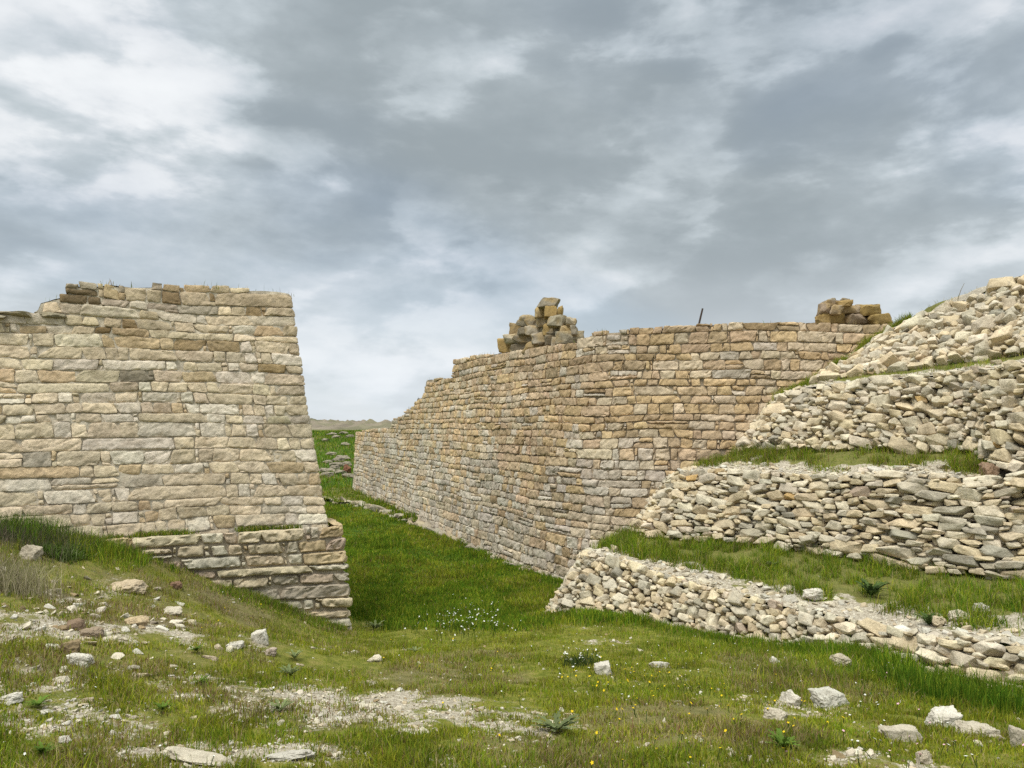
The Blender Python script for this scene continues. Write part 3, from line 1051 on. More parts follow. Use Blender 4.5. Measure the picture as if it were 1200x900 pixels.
# slope beyond the ditch, seen through the gap
n = 60000
x, y = RNG.uniform(-22, 2, n), RNG.uniform(31, 85, n)
z = ground_z(x, y)
str_ = smooth(-.2, .4, n2(x, y, .3, 3, 41.))
blades('grass', np.stack([x, y, z], 1), RNG.uniform(.12, .28, n), RNG.uniform(.02, .05, n), gcolor(n, np.stack([.15 + .5 * str_, .7 + 0 * str_, 1.7 - .9 * str_, .14 + .25 * str_, .08 + 0 * str_], 1)), lean=.5, label='green grass slope rising beyond the ditch towards the far ridge')

# taller grass along the foot of the lowest terrace wall
f1 = faces[0]
n = 42000
s = 1.4 + (f1.L - 1.4) * RNG.random(n) ** .75
off = np.abs(RNG.normal(0, .30, n)) + .01
p = f1.at(s, np.full(n, .0), off + .02)
p[:, 2] = ground_z(p[:, 0], p[:, 1])
near = smooth(4.2, 8.2, s)
kp = RNG.random(n) < (.35 + .65 * near) * (1 - .8 * near * (off < .16)) * np.clip(.75 + 1.3 * n2(p[:, 0], p[:, 1], 1.6, 2, 2.), .1, 1)
p, near, off, s = p[kp], near[kp], off[kp], s[kp]
hgt = (.05 + .05 * RNG.random(len(p)) + near * (.05 + .15 * RNG.random(len(p)) ** 2)) * np.exp(-(off / .55) ** 2)
blades('grass', p, hgt, RNG.uniform(.004, .008, len(p)), gcolor(len(p), [.25, 1.1, 1.1, .06, .02]), lean=.38, label='tall fresh grass standing against the foot of the lowest terrace wall')


def sheet_grass(sh, n, hmin, hmax, b_lo, wts, label, a_lo=0., a_hi=1., wid=(.004, .008), keepf=None):
    a, b = RNG.uniform(a_lo, a_hi, n), RNG.uniform(b_lo, .97, n)
    p = sh.at(a, b)
    q = n2(p[:, 0], p[:, 1], 1.8, 3, 7.)
    q2 = n2(p[:, 0], p[:, 1], 5.5, 2, 13.)
    dens = smooth(b_lo - .05, b_lo + .3, b + .35 * q) * np.clip(.45 + 1.3 * q + 1.6 * q2, .04, 1)
    if keepf is not None:
        dens = dens * keepf(a, b)
    k = RNG.random(n) < dens
    p, q, q2 = p[k], q[k], q2[k]
    h = (hmin + (hmax - hmin) * RNG.random(len(p)) ** 1.6) * (1 + .7 * q + .9 * q2).clip(.35, 2)
    blades('grass', p, h, RNG.uniform(*wid, len(p)), gcolor(len(p), wts), lean=.75, bend=.8, label=label)


sheet_grass(sh1, 80000, .03, .17, .16, [.7, 1.2, .7, .2, .06], 'tufted green grass on the broad ledge above the lowest terrace wall')
sheet_grass(sh2, 26000, .06, .16, .16, [.9, 1.0, .45, .35, .25], 'mixed green and reddish grass on the ledge above the second terrace wall')
sheet_grass(sh3, 5000, .04, .09, .2, [.9, .9, .3, .6, .1], 'thin grass line on the ledge above the third terrace wall')
sheet_grass(sh4, 16000, .05, .15, -.1, [1.1, 1.0, .4, .25, .05], 'grass on the steep bank between the long wall and the topmost rubble')
sheet_grass(sh5, 1500, .04, .09, .1, [.9, .6, .2, .7, .1], 'sparse grass on the crest of the rubble mound')

sheet_grass(sh6, 9000, .08, .2, -.1, [.6, 1.1, .8, .1, .05], 'grass on the low bank at the foot of the far end of the long wall', wid=(.014, .026))

# weeds on the ledge of the left footing and along the foot of the left wall
n = 9000
s = RNG.uniform(0, sF + .1, n)
p = faceF.at(s, np.full(n, (.34 + 1.5) / 2.1), -RNG.uniform(.1, .3, n))
p[:, 2] = .335
q = n2(p[:, 0], p[:, 1], 1.7, 3, 3.)
kp = RNG.random(n) < np.clip(.3 + 2.2 * q, 0, 1) * smooth(0, .5, sF - s + .25)
p = p[kp]
blades('grass', p, RNG.uniform(.02, .075, len(p)), RNG.uniform(.004, .008, len(p)), gcolor(len(p), [.5, .9, .8, .4, .1]), lean=.6, label='low weeds along the narrow ledge of the left wall footing')

n = 30000
s = RNG.uniform(0, sF - .1, n)
off = np.abs(RNG.normal(0, .28, n))
p = faceF.at(s, np.full(n, .3), off + .05)
p[:, 2] = ground_z(p[:, 0], p[:, 1])
kp = RNG.random(n) < np.clip(.6 + 1.6 * n2(p[:, 0], p[:, 1], 1.4, 3, 5.), 0, 1)
p, off = p[kp], off[kp]
blades('grass', p, (.04 + .09 * RNG.random(len(p))) * np.exp(-(off / .5) ** 2), RNG.uniform(.004, .007, len(p)), gcolor(len(p), [.4, 1.1, .9, .35, .25]), lean=.55, label='taller green grass following the foot of the left wall down the slope')

# wall tops
pts = []
for TP, m_, su in ((topL_pts, 1700, None), (topW_pts, 2600, None)):
    i, j = RNG.integers(0, TP.shape[0], m_), RNG.integers(0, 5, m_)
    pts.append(TP[i, j] + RNG.normal(0, .04, (m_, 3)) * np.array([1, 1, 0]))
p = np.concatenate(pts)
kp = n2(p[:, 0], p[:, 1], 2.0, 2, 8.) > .05
p = p[kp]
blades('grass', p, RNG.uniform(.03, .12, len(p)), RNG.uniform(.004, .009, len(p)), gcolor(len(p), [.4, .4, .3, 1.2, .2]), lean=.5, label='dry little weeds rooted along the tops of both walls')

# ================================================================== lone stones
def boulder(u, v, y, w, h, depth=None, colr=PALE, seed=0, yaw=0., pitch=0., roll=0., sink=.25, lib=None, on=None, name='loose_stone', mat=None):
    """a single rough stone; w and h are its full width and height in metres"""
    rng = np.random.default_rng(900 + seed)
    L_ = lib or LIB_ROUND
    V, T = L_[rng.integers(len(L_))]
    # refine once
    bm = bmesh.new()
    vs = [bm.verts.new(p) for p in V]
    for t in T:
        try:
            bm.faces.new([vs[i] for i in t])
        except ValueError:
            pass
    bmesh.ops.subdivide_edges(bm, edges=list(bm.edges), cuts=2, use_grid_fill=True)
    bmesh.ops.triangulate(bm, faces=bm.faces)
    bm.verts.index_update()
    V = np.array([q.co for q in bm.verts])
    T = np.array([[q.index for q in f.verts] for f in bm.faces])
    bm.free()
    rad = V / np.maximum(np.linalg.norm(V, axis=1)[:, None], 1e-6)
    V = V + rad * (.12 * fbm(V * 2.2 + seed, 3) + .07 * fbm(V * 6 + seed, 3))[:, None]
    V = V * np.array([w / 2, (depth or w * .8) / 2, h / 2])
    V = V @ rot(pitch, roll, yaw).T
    c = P(u, v, y)
    if on is None:
        zz = float(ground_z([c[0]], [c[1]])[0])
    else:
        zz = on if not callable(on) else on(c)
    z0 = V[:, 2].min()
    o = make_mesh(name, V - np.array([0, 0, z0 + sink * h]), T, np.tile(colr * (1 + rng.normal() * .05), (len(V), 1)), mat or M_RUBBLE, sharp=45)
    o.location = (c[0], c[1], zz)
    return o


def ground_depth(u, v):
    """depth at which the sight line (u, v) meets the ground"""
    ys = np.linspace(2.2, 40, 1500)
    dd = P(u, v, 1.0) - np.array([0, 0, CAMZ])
    gzv = ground_z(dd[0] * ys, ys)
    hit = np.where(CAMZ + dd[2] * ys < gzv)[0]
    return float(ys[hit[0]]) if len(hit) else 12.


WHITE = np.array([.56, .525, .45])
STN = [  # u, v(base), width px, height px, colour, label, kind of shape
    (305, 757, 20, 17, WHITE, 'round white stone alone on the grass below the left wall footing', 'r'),
    (95, 785, 26, 15, WHITE, 'white wedge stone tipped against a brown one at the left', 'a'),
    (82, 770, 24, 16, BROWN * .9, 'dark brown stone just above the white wedge stone', 'a'),
    (90, 742, 20, 15, np.array([.20, .14, .095]), 'reddish brown angular stone topmost of the brown cluster at left', 'a'),
    (106, 750, 26, 12, np.array([.26, .20, .14]), 'flat brown stone right of the reddish brown angular one', 'a'),
    (10, 829, 30, 9, WHITE * .95, 'flat white slab cut by the left edge of the photo', 'a'),
    (35, 660, 26, 20, GREY, 'grey squared block tilted in the weeds under the left wall', 'a'),
    (150, 698, 42, 15, np.array([.47, .38, .26]), 'tan flat stone half buried at the top of the left slope', 'r'),
    (160, 735, 26, 12, np.array([.45, .35, .22]), 'tan stone beside the gravel in the middle of the left slope', 'r'),
    (206, 693, 13, 9, np.array([.19, .115, .075]), 'small rust red stone in dark grass under the footing', 'a'),
    (203, 724, 25, 11, PALE, 'pale lengthwise stone on the left slope below the rust red one', 'r'),
    (276, 763, 22, 7, WHITE * .92, 'thin white flake just left of the round white stone', 'a'),
    (316, 771, 16, 8, np.array([.33, .27, .22]), 'small brownish stone just below the round white stone', 'r'),
    (72, 803, 18, 9, PALE, 'small pale stone under the brown cluster', 'r'),
    (76, 876, 14, 9, WHITE * .9, 'small white stone near the lower left corner weed', 'r'),
    (235, 908, 92, 10, PALE * .95, 'broad pale rock surface breaking the turf at the bottom edge', 'r'),
    (340, 900, 58, 8, WHITE * .85, 'pale low rock right of the broad one at the bottom edge', 'r'),
    (440, 778, 17, 8, PALE, 'small pale stone in the middle of the grass near the ditch rim', 'r'),
    (707, 794, 22, 17, WHITE * .9, 'rounded pale stone by the dark flowering weed in the middle', 'r'),
    (772, 785, 22, 8, WHITE * .9, 'flat pale stone right of the rounded one in the middle', 'a'),
    (927, 829, 25, 22, WHITE, 'white upright stone in front of the lowest terrace wall', 'r'),
    (973, 833, 40, 23, np.array([.44, .42, .36]), 'grey pitted stone right of the white upright stone', 'r'),
    (910, 846, 30, 13, PALE * .9, 'low pale pitted stone below the white upright stone', 'r'),
    (1057, 876, 54, 20, PALE * .85, 'long angular slab leftmost of the lower right stones', 'a'),
    (1104, 858, 42, 24, WHITE * .95, 'white rounded stone between two angular slabs at lower right', 'r'),
    (1143, 866, 46, 20, PALE * .8, 'tilted angular slab rightmost of the lower right stones', 'a'),
    (1082, 899, 19, 20, GREY * 1.2, 'small grey upright stone below the lower right slabs', 'r'),
    (1194, 880, 20, 26, PALE * .8, 'tan stone cut by the right edge of the photo', 'r'),
    (985, 783, 24, 14, GREY * 1.15, 'grey stone lying in grass at the foot of the lowest terrace wall', 'r'),
    (908, 781, 12, 11, WHITE * .9, 'small white stone left of the grey one under the lowest terrace wall', 'r'),
]
for i, (u, v, w, h, c, lab, k) in enumerate(STN):
    yv = ground_depth(u, v - 2)
    sc = yv / 900
    o = boulder(u, v, yv + w * sc * .35, w * sc * .98, h * sc * 1.2, w * sc * (random.uniform(.7, .95) if w < 50 else .36), c, seed=i, yaw=random.uniform(-.6, .6) * (1 if w < 50 else .12), pitch=random.uniform(-.1, .1),
                roll=random.uniform(-.18, .18), sink=.38, lib=LIB_BOX if k == 'a' or (i % 3 == 0 and w < 50) else LIB_ROUND)
    tag(o, lab, 'stone', 'stones lying loose in the grass')

for i, (u, w, h, k_, c, lab) in enumerate([(50, 13, 13, .3, np.array([.25, .225, .17]), 'dark upright stone standing on the low left end of the left wall'), (62, 20, 17, .22, GREY, 'rough grey stone leaning on the step at the top of the left wall')]):
    yv = 9.15 + k_
    sc = yv / 900
    o = boulder(u, 366, yv, w * sc, h * sc * 1.15, .3, c, seed=80 + i, yaw=.4, sink=.12, on=2.90, lib=LIB_BOX)
    tag(o, lab, 'stone', 'stones lying on top of the left wall')

# stones resting on the ledges
LEDGE = [(953, 678, 9.0, 22, 10, WHITE, 'white stone lying in the grass on the broad ledge'), (920, 690, 9.3, 11, 6, PALE, 'tiny pale stone near the edge of the broad ledge'),
         (1125, 742, 7.7, 22, 12, PALE, 'pale stone in the rubble patch near the end of the broad ledge'), (1150, 728, 7.9, 16, 12, WHITE * .9, 'white stone topmost in the rubble patch on the broad ledge'),
         (1100, 745, 7.7, 18, 9, CREAM, 'cream stone left in the rubble patch on the broad ledge'), (1160, 552, 9.55, 18, 14, np.array([.27, .18, .12]), 'red brown stone at the right end of the thin ledge')]


def sheet_height(c):
    best = None
    for sh in (sh1, sh2):
        A, B = np.meshgrid(np.linspace(0, 1, 90), np.linspace(0, 1, 30))
        p = sh.at(A.ravel(), B.ravel())
        k = np.argmin((p[:, 0] - c[0]) ** 2 + (p[:, 1] - c[1]) ** 2)
        dd = (p[k, 0] - c[0]) ** 2 + (p[k, 1] - c[1]) ** 2 + 4 * (p[k, 2] - c[2]) ** 2
        if best is None or dd < best[0]:
            best = (dd, p[k, 2])
    return float(best[1])


for i, (u, v, yv, w, h, c, lab) in enumerate(LEDGE):
    sc = yv / 900
    o = boulder(u, v, yv, w * sc * 1.1, h * sc * 1.3, None, c, seed=60 + i, yaw=random.uniform(-.6, .6), sink=.15, on=sheet_height)
    tag(o, lab, 'stone', 'stones resting on the ledges')

# pebbles: past counting
acc = Acc()
rng = np.random.default_rng(77)
x, y = wedge(52000, 2.9, 10.5, .2, rng=rng)
b_ = masks(x, y)[0]
kp = rng.random(len(x)) < (.02 + .55 * smooth(.12, .6, b_))
x, y = x[kp], y[kp]
z = ground_z(x, y)
SM = rock_library(14, 8, 13, 3.2, .16, 9)
for a in range(len(x)):
    V, T = SM[rng.integers(len(SM))]
    r = min(.022, .0040 * math.exp(abs(rng.normal()) * .68))
    c = pick([(4, PALE), (2, WHITE * .9), (2, CREAM * .9), (1, GREY), (.5, BROWN)], rng)
    acc.add((V * np.array([r * rng.uniform(.9, 1.7), r, r * rng.uniform(.45, .9)])) @ rot(rng.normal() * .3, rng.normal() * .3, rng.uniform(0, 6.3)).T + np.array([x[a], y[a], z[a] + r * .15]), T, c)
for _ in range(110):                                   # coarser chips on the dry bank to the left
    uu = rng.normal(125, 75)
    yv = 6.2 + rng.normal() * .9
    px_, py_ = (uu - 600) / 900 * yv, yv
    zz0 = float(ground_z([px_], [py_])[0])
    V, T = SM[rng.integers(len(SM))]
    r = rng.uniform(.014, .042)
    acc.add((V * np.array([r * rng.uniform(.9, 1.6), r, r * rng.uniform(.4, .8)])) @ rot(rng.normal() * .3, rng.normal() * .3, rng.uniform(0, 6.3)).T + np.array([px_, py_, zz0 + r * .1]), T, pick([(4, PALE), (2, WHITE * .95), (2, CREAM * .9), (1, GREY), (.8, BROWN)], rng))
for sh, b_hi, m_ in ((sh1, .22, 620), (sh2, .32, 600), (sh3, .4, 250)):
    a, b = rng.random(m_), rng.random(m_) ** 1.5 * b_hi + .02
    p = sh.at(a, b)
    for q in p:
        V, T = SM[rng.integers(len(SM))]
        r = min(.07, .012 * math.exp(abs(rng.normal()) * .7))
        acc.add((V * np.array([r * 1.4, r, r * .6])) @ rot(rng.normal() * .3, rng.normal() * .3, rng.uniform(0, 6.3)).T + q + np.array([0, 0, r * .2]), T, pick([(4, PALE), (2, WHITE * .9), (2, CREAM)], rng))
o = acc.build('pebbles', M_RUBBLE, sharp=50)
tag(o, 'pale pebbles and limestone chips strewn over the bare patches', 'pebbles', kind='stuff')

# field stones on the far slope
for i, (u, v, w, h, c) in enumerate([(384, 560, 14, 3, GREY), (395, 548, 13, 3, GREY * .9), (402, 538, 12, 3, GREY), (388, 532, 9, 2, GREY * 1.1), (398, 565, 12, 3, GREY * 1.1), (408, 572, 10, 3, GREY), (392, 553, 9, 3, GREY * .8), (384, 543, 8, 2, GREY), (381, 520, 8, 2, GREY), (394, 516, 9, 2, GREY * 1.1), (405, 524, 8, 2, GREY * .9), (389, 511, 9, 2, GREY), (402, 509, 8, 2, GREY * .9), (410, 515, 7, 2, GREY), (396, 541, 10, 3, GREY * .8), (406, 547, 9, 3, GREY), (383, 570, 12, 3, GREY)]):
    yv = ground_depth(u, v) if v > 575 else float(np.interp(v, [505, 530, 550, 575], [75, 56, 47, 40]))
    sc = yv / 900
    o = boulder(u, v, yv, w * sc * 1.4, h * sc * 2.4, w * sc, c * .7, seed=120 + i, sink=.25, name='field_stone')
    o.data.materials[0] = M_LICHEN
    tag(o, 'flat grey stone lying on the green slope in the gap between the walls', 'stone', 'field stones on the far slope')
o = boulder(407, 557, 43, .45, .65, .5, np.array([.19, .085, .05]), seed=140, name='field_stone', sink=.2)
tag(o, 'rusty red boulder on the green slope beside the far end of the long wall', 'stone')

# ================================================================== ruined stumps on the long wall
def block_mesh(name, c, sx, sy, sz, colr, seed, yaw=0, roll=0, pitch=0, parent=None, mat=None, lib=None):
    rng = np.random.default_rng(300 + seed)
    L_ = lib or BLK
    V, T = L_[rng.integers(len(L_))]
    V = V * np.array([sx / 2, sy / 2, sz / 2])
    V = V @ rot(pitch, roll, yaw).T
    V = V + .028 * fbm(V * 7 + seed * .37, 3)[:, None] * V / np.maximum(np.linalg.norm(V, axis=1)[:, None], 1e-6)
    lp = smooth(.0, .35, fbm(V * 4.5 + seed * 1.1, 2) + 1.2 * V[:, 2])[:, None]          # lichen grows in patches, mostly on top
    C = np.array(colr)[None] * (1 - .5 * lp) + np.array([.36, .245, .09]) * .5 * lp
    o = make_mesh(name, V, T, C, mat or M_LICHEN, sharp=45, parent=parent)
    o.location = c
    return o


BLK = rock_library(18, 7, 13, 3.6, .17, 8, corners=.36)
LICH = np.array([.29, .205, .085])


def yw(u):
    s_ = sW(u)
    return float(np.interp(s_, faceW.s, faceW.T[:, 1])) + (.95 if u < 700 else .45)


def stump(label, rows, yv, origin, palette, seed, cap=None):
    """ragged courses of blocks: each row is (u0, u1, v_top, v_bottom)"""
    rng = np.random.default_rng(seed)
    root = bpy.data.objects.new('masonry_stump', None)
    COL.objects.link(root)
    base = P(*origin, yv)
    root.location = base
    tag(root, label, 'masonry stump', 'masonry stumps on top of the long wall')

    def put(kind, u0, u1, v0, v1, colr, dy, roll, lib, sd, depth=.42):
        yy = yw((u0 + u1) / 2) + dy
        a = P((u0 + u1) / 2, (v0 + v1) / 2, yy)
        w, h = (u1 - u0) / 900 * yy, (v1 - v0) / 900 * yy
        block_mesh(kind, tuple(a - base), w * 1.05, depth, h * 1.14, np.array(colr), sd, yaw=rng.normal() * .12 - (.15 if yy > 15.2 else 0), roll=roll, pitch=rng.normal() * .05, parent=root, lib=lib)
    for r, (u0, u1, v0, v1) in enumerate(rows):
        u = u0
        while u < u1 - 3:
            w = rng.uniform(9, 34)
            e_ = min(u + w, u1)
            if u1 - e_ < 6:
                e_ = u1
            put('block', u, e_, v0 + rng.normal() * 1.6, v1 + 1.2, pick(palette, rng), rng.normal() * .07, rng.normal() * .07, BLK if rng.random() < .6 else LIB_BOX, int(rng.integers(1000)))
            u = e_
        # packing between and behind the blocks
        for q in range(2):
            m0 = u0 + (u1 - u0) * (.12 + .42 * q)
            put('rubble_core', m0, m0 + (u1 - u0) * .36, v0 + 2, v1 + 3, np.array([.24, .205, .15]), .22, 0, LIB_BOX, int(rng.integers(1000)), .4)
    if cap:
        put('capstone', *cap, GREY * .8, .05, .02, BLK, 7, .5)
    return root


GB = np.array([.40, .35, .265])
stump('ragged stump of lichen covered masonry crowned by a grey capstone on the long wall',
      [(584, 688, 400, 414), (590, 684, 390, 402), (597, 677, 381, 392), (606, 675, 371, 382), (627, 660, 361, 372)], 17.0, (630, 412),
      [(3.0, GB), (1.8, GB * .8), (2.4, LICH * 1.1), (1.2, np.array([.36, .27, .15])), (1, PALE * .85)], 5, cap=(631, 656, 350.5, 361.5))
PUR = np.array([.36, .28, .20])
stump('low squared stump of orange lichened masonry on the long wall beside the rubble mound',
      [(957, 1040, 368, 380), (959, 1030, 358, 369), (964, 996, 349.5, 359)], 14.4, (995, 380), [(3, PUR), (2.5, LICH), (1.5, PUR * .8), (1, np.array([.30, .2, .08]))], 9)

# iron stake, dry stalk
def tube(name, pts, r0, r1, mat, colr, sides=8, parent=None):
    pts = np.array(pts, float)
    V = []
    for k, p in enumerate(pts):
        dd = pts[min(k + 1, len(pts) - 1)] - pts[max(k - 1, 0)]
        dd /= np.linalg.norm(dd)
        a = np.cross(dd, [0, 1, .1])
        a /= np.linalg.norm(a)
        b = np.cross(dd, a)
        r = r0 + (r1 - r0) * k / (len(pts) - 1)
        for q in range(sides):
            t = 2 * math.pi * q / sides
            V.append(p + a * r * math.cos(t) + b * r * math.sin(t))
    T = []
    for k in range(len(pts) - 1):
        for q in range(sides):
            i0, i1 = k * sides + q, k * sides + (q + 1) % sides
            T += [[i0, i1, i1 + sides], [i0, i1 + sides, i0 + sides]]
    n = len(V)
    V.append(pts[0])
    V.append(pts[-1])
    for q in range(sides):
        T.append([n, (q + 1) % sides, q])
        T.append([n + 1, (len(pts) - 1) * sides + q, (len(pts) - 1) * sides + (q + 1) % sides])
    return make_mesh(name, np.array(V), np.array(T), np.tile(colr, (len(V), 1)), mat, parent=parent, sharp=60)


m_, nt, b, out = nt_new('rusty_iron')
nn_ = N(nt, 'ShaderNodeTexNoise', Scale=30.0, Detail=5)
nt.links.new(ramp(nt, nn_.outputs[0], [(.35, (.02, .017, .015)), (.65, (.07, .04, .025))]), b.inputs['Base Color'])
b.inputs['Roughness'].default_value = .8
st = tube('iron_stake', [P(817.6, 386, 14.6), P(819.5, 378, 14.6), P(821.4, 370, 14.6), P(823.4, 361.5, 14.6)], .02, .017, m_, (.05, .04, .03))
tag(st, 'thin dark iron stake leaning out of the top of the long wall', 'stake')
sk = tube('dry_stalk', [P(1121, 360, 12.4), P(1123, 349, 12.4), P(1126, 340, 12.4), P(1130, 332, 12.4)], .007, .003, M_PLANT, (.22, .18, .11), sides=5)
tag(sk, 'single bare dry stalk sticking up from the topmost rubble bank', 'plant')

# ================================================================== single plants
def rosette(name, u, v, yv, size, colr, label, n=14, up=.5, group=None, z=None, spiny=True, seed=0):
    """a weed of arching leaves, each leaf a strip with a notched edge"""
    rng = np.random.default_rng(500 + seed)
    c = P(u, v, yv)
    zz = float(ground_z([c[0]], [c[1]])[0]) if z is None else z(c)
    acc = Acc()
    for k in range(n):
        a = k * 2.4 + rng.normal() * .3
        Ln = size * rng.uniform(.45, 1.0)
        el = up * rng.uniform(.5, 1.4)
        m = 9
        t = np.linspace(0, 1, m)
        out = Ln * t * math.cos(el * .8)
        hz_ = Ln * (t * math.sin(el) * 1.3 - .75 * t ** 2 * math.sin(el * .8)) + .01
        wd = Ln * .085 * np.sin(np.clip(t * .93 + .07, 0, 1) * math.pi) ** .7
        if spiny:
            wd = wd * (1 + .45 * np.where(np.arange(m) % 2, 1, -1))
        dx, dy = math.cos(a), math.sin(a)
        cen = np.stack([dx * out, dy * out, hz_], 1)
        sd = np.stack([-dy * wd, dx * wd, wd * .35], 1)
        sd2 = sd * np.array([-1, -1, 1])
        V = np.concatenate([cen + sd, cen - np.array([0, 0, .0]), cen + sd2])
        i = np.arange(m - 1)
        T = np.concatenate([np.stack([i, i + 1, i + 1 + m], 1), np.stack([i, i + 1 + m, i + m], 1), np.stack([i + m, i + 1 + m, i + 1 + 2 * m], 1), np.stack([i + m, i + 1 + 2 * m, i + 2 * m], 1)])
        acc.add(V, T, np.array(colr) * rng.uniform(.7, 1.3))
    o = acc.build(name, M_PLANT)
    o.location = (c[0], c[1], zz)
    tag(o, label, 'weed', group)
    return o


BLU = np.array([.15, .18, .075])
GRN = np.array([.085, .14, .02])
DRK = np.array([.05, .08, .022])
GW = 'thistles and broad leaved weeds in the turf'
for i, (u, v, sz, c, lab, up) in enumerate([
        (652, 862, .20, BLU, 'blue green thistle rosette in the centre foreground beside bare gravel', .5), (340, 797, .15, BLU, 'blue green spiky weed below the round white stone', .8), (328, 840, .13, BLU, 'pale blue green thistle left of the bare gravel patch', .7),
        (345, 778, .12, BLU * 1.1, 'grey green weed nearest under the left footing corner', .9), (50, 892, .10, GRN, 'small upright green weed in the lower left corner', 1.0), (487, 768, .13, BLU, 'grey green low weed on the rim of the ditch', .5),
        (917, 884, .16, GRN * 1.1, 'leafy green weed at the bottom between the loose stones', .9), (236, 806, .09, GRN, 'small green weed in the middle of the left slope', .6), (190, 838, .09, GRN, 'small dark green weed low on the left slope', .7),
        (45, 835, .1, GRN * 1.2, 'little fresh green weed beside the white slab at the left edge', .7), (440, 742, .22, BLU * .9, 'blue green weed at the foot of the wall end', .9), (1200, 838, .2, GRN, 'dark leafy weed in the tall grass by the right edge', 1.0),
        (230, 768, .1, GRN, 'small bright weed in the left slope left of the white flake', .7)]):
    o = rosette('thistle' if 'thistle' in lab or 'spiky' in lab else 'weed', u, v, ground_depth(u, v - 3), sz * .85, c, lab, n=26, up=up, group=GW, seed=i)
o = rosette('weed', 1021, 700, 8.9, .3, DRK * 1.3, 'large dark leafy weed in the middle of the broad ledge', n=36, up=1.1, group='weeds on the ledges', z=sheet_height, seed=50)
o = rosette('weed', 1089, 752, 7.75, .2, DRK * 1.2, 'dark leafy weed overhanging the edge of the broad ledge', n=26, up=1.0, group='weeds on the ledges', z=sheet_height, seed=51)
o = rosette('weed', 903, 660, 10.2, .2, BLU, 'grey green upright weed on the far part of the broad ledge', n=18, up=1.2, group='weeds on the ledges', z=sheet_height, seed=52)


def tuft(name, u, v, yv, n, hmin, hmax, spread, cols, label, lean=.5, wid=(.003, .006), cat='grass tuft', extra=0, seed=0):
    rng = np.random.default_rng(700 + seed)
    c = P(u, v, yv)
    q = rng.normal(0, spread, (n, 2)).clip(-1.7 * spread, 1.7 * spread)
    zz = ground_z(c[0] + q[:, 0], c[1] + q[:, 1])
    z0 = float(ground_z([c[0]], [c[1]])[0])
    p = np.stack([q[:, 0], q[:, 1], zz - z0], 1)
    k = rng.integers(0, len(cols), n)
    cc = np.array(cols)[k] * (1 + .2 * rng.normal(size=(n, 1))).clip(.5, 1.6)
    o = blades(name, p, rng.uniform(hmin, hmax, n), rng.uniform(*wid, n), cc, lean=lean, kind=None, rng=rng, mat=M_PLANT)
    o.location = (c[0], c[1], z0)
    tag(o, label, cat)
    return o


STRAW = np.array([.42, .37, .24])
tuft('dry_grass_tuft', 14, 690, ground_depth(14, 694), 900, .16, .36, .17, [STRAW, STRAW * .8, np.array([.22, .22, .09])], 'large pale straw coloured grass tuft at the left edge', lean=.5, seed=1)
tuft('dry_shrub', 40, 640, 7.9, 1500, .1, .28, .3, [np.array([.13, .105, .075]), np.array([.09, .075, .05]), np.array([.06, .075, .03])], 'grey brown twiggy shrub against the foot of the left wall', lean=.9, wid=(.003, .005), cat='shrub', seed=2)
tuft('green_grass_tuft', 25, 628, 8.15, 1200, .12, .28, .25, [G_MID, G_DEEP, G_DEEP * .7], 'dark green grass clump behind the twiggy shrub at the left edge', lean=.5, seed=3)
tuft('green_grass_tuft', 115, 652, 8.2, 1300, .08, .24, .26, [G_MID, G_DEEP, G_YEL], 'fresh green grass clump under the left wall where the footing begins', lean=.5, seed=4)
for i, (u, v, lab) in enumerate([(1062, 806, 'tall dark grass tuft at the wall foot, leftmost of those near the right edge'), (1096, 822, 'tall dark grass tuft between the lowest terrace wall and the angular slabs'),
                                 (1143, 832, 'tall dark grass tuft just behind the tilted slab at lower right'), (1188, 836, 'tall dark grass tuft touching the right edge above the tan stone')]):
    tuft('tall_grass_tuft', u, v, ground_depth(u, v - 3), 420, .08, .25, .15, [G_DEEP, G_DEEP * .8, G_MID * .9], lab, lean=.35, wid=(.004, .008), seed=20 + i)
tuft('leafy_bush', 72, 662, 7.7, 1100, .05, .16, .12, [BLU, GRN, GRN * .8], 'low rounded blue green bush beside the tilted grey block', lean=1.0, wid=(.008, .014), cat='bush', seed=5)


def flowers(name, pts, colr, r, stalk, label=None, kind='stuff', cat='flowers', seed=0):
    rng = np.random.default_rng(800 + seed)
    acc = Acc()
    for k, p in enumerate(pts):
        h = stalk * rng.uniform(.6, 1.2)
        rr = r * rng.uniform(.7, 1.25)
        tx, ty = rng.normal(0, .25, 2)
        top = p + np.array([tx * h, ty * h, h])
        w = .0026
        V = np.array([p + [-w, 0, 0], p + [w, 0, 0], top + [w * .6, 0, 0], top + [-w * .6, 0, 0], p + [0, -w, 0], p + [0, w, 0], top + [0, w, 0], top + [0, -w, 0]])
        acc.add(V, np.array([[0, 1, 2], [0, 2, 3], [4, 5, 6], [4, 6, 7]]), np.array([.06, .1, .02]))
        m = 10
        a = np.arange(m) * 2 * math.pi / m + rng.uniform(0, 6)
        rad = rr * np.where(np.arange(m) % 2, 1, .55)
        tl = rng.normal(0, .45, 2)
        ring = np.stack([np.cos(a) * rad, np.sin(a) * rad, np.cos(a) * rad * tl[0] + np.sin(a) * rad * tl[1] + rr * .25], 1) + top
        V = np.concatenate([[top], ring])
        T = np.array([[0, 1 + q, 1 + (q + 1) % m] for q in range(m)])
        C = np.tile(np.array(colr[k % len(colr)]), (m + 1, 1))
        acc.add(V, T, C)
    o = acc.build(name, M_PLANT)
    if label:
        tag(o, label, cat)
    if kind:
        o['kind'] = kind
    return o


WF, YF, PF = np.array([.75, .75, .70]), np.array([.70, .50, .02]), np.array([.70, .42, .50])
rng = np.random.default_rng(61)


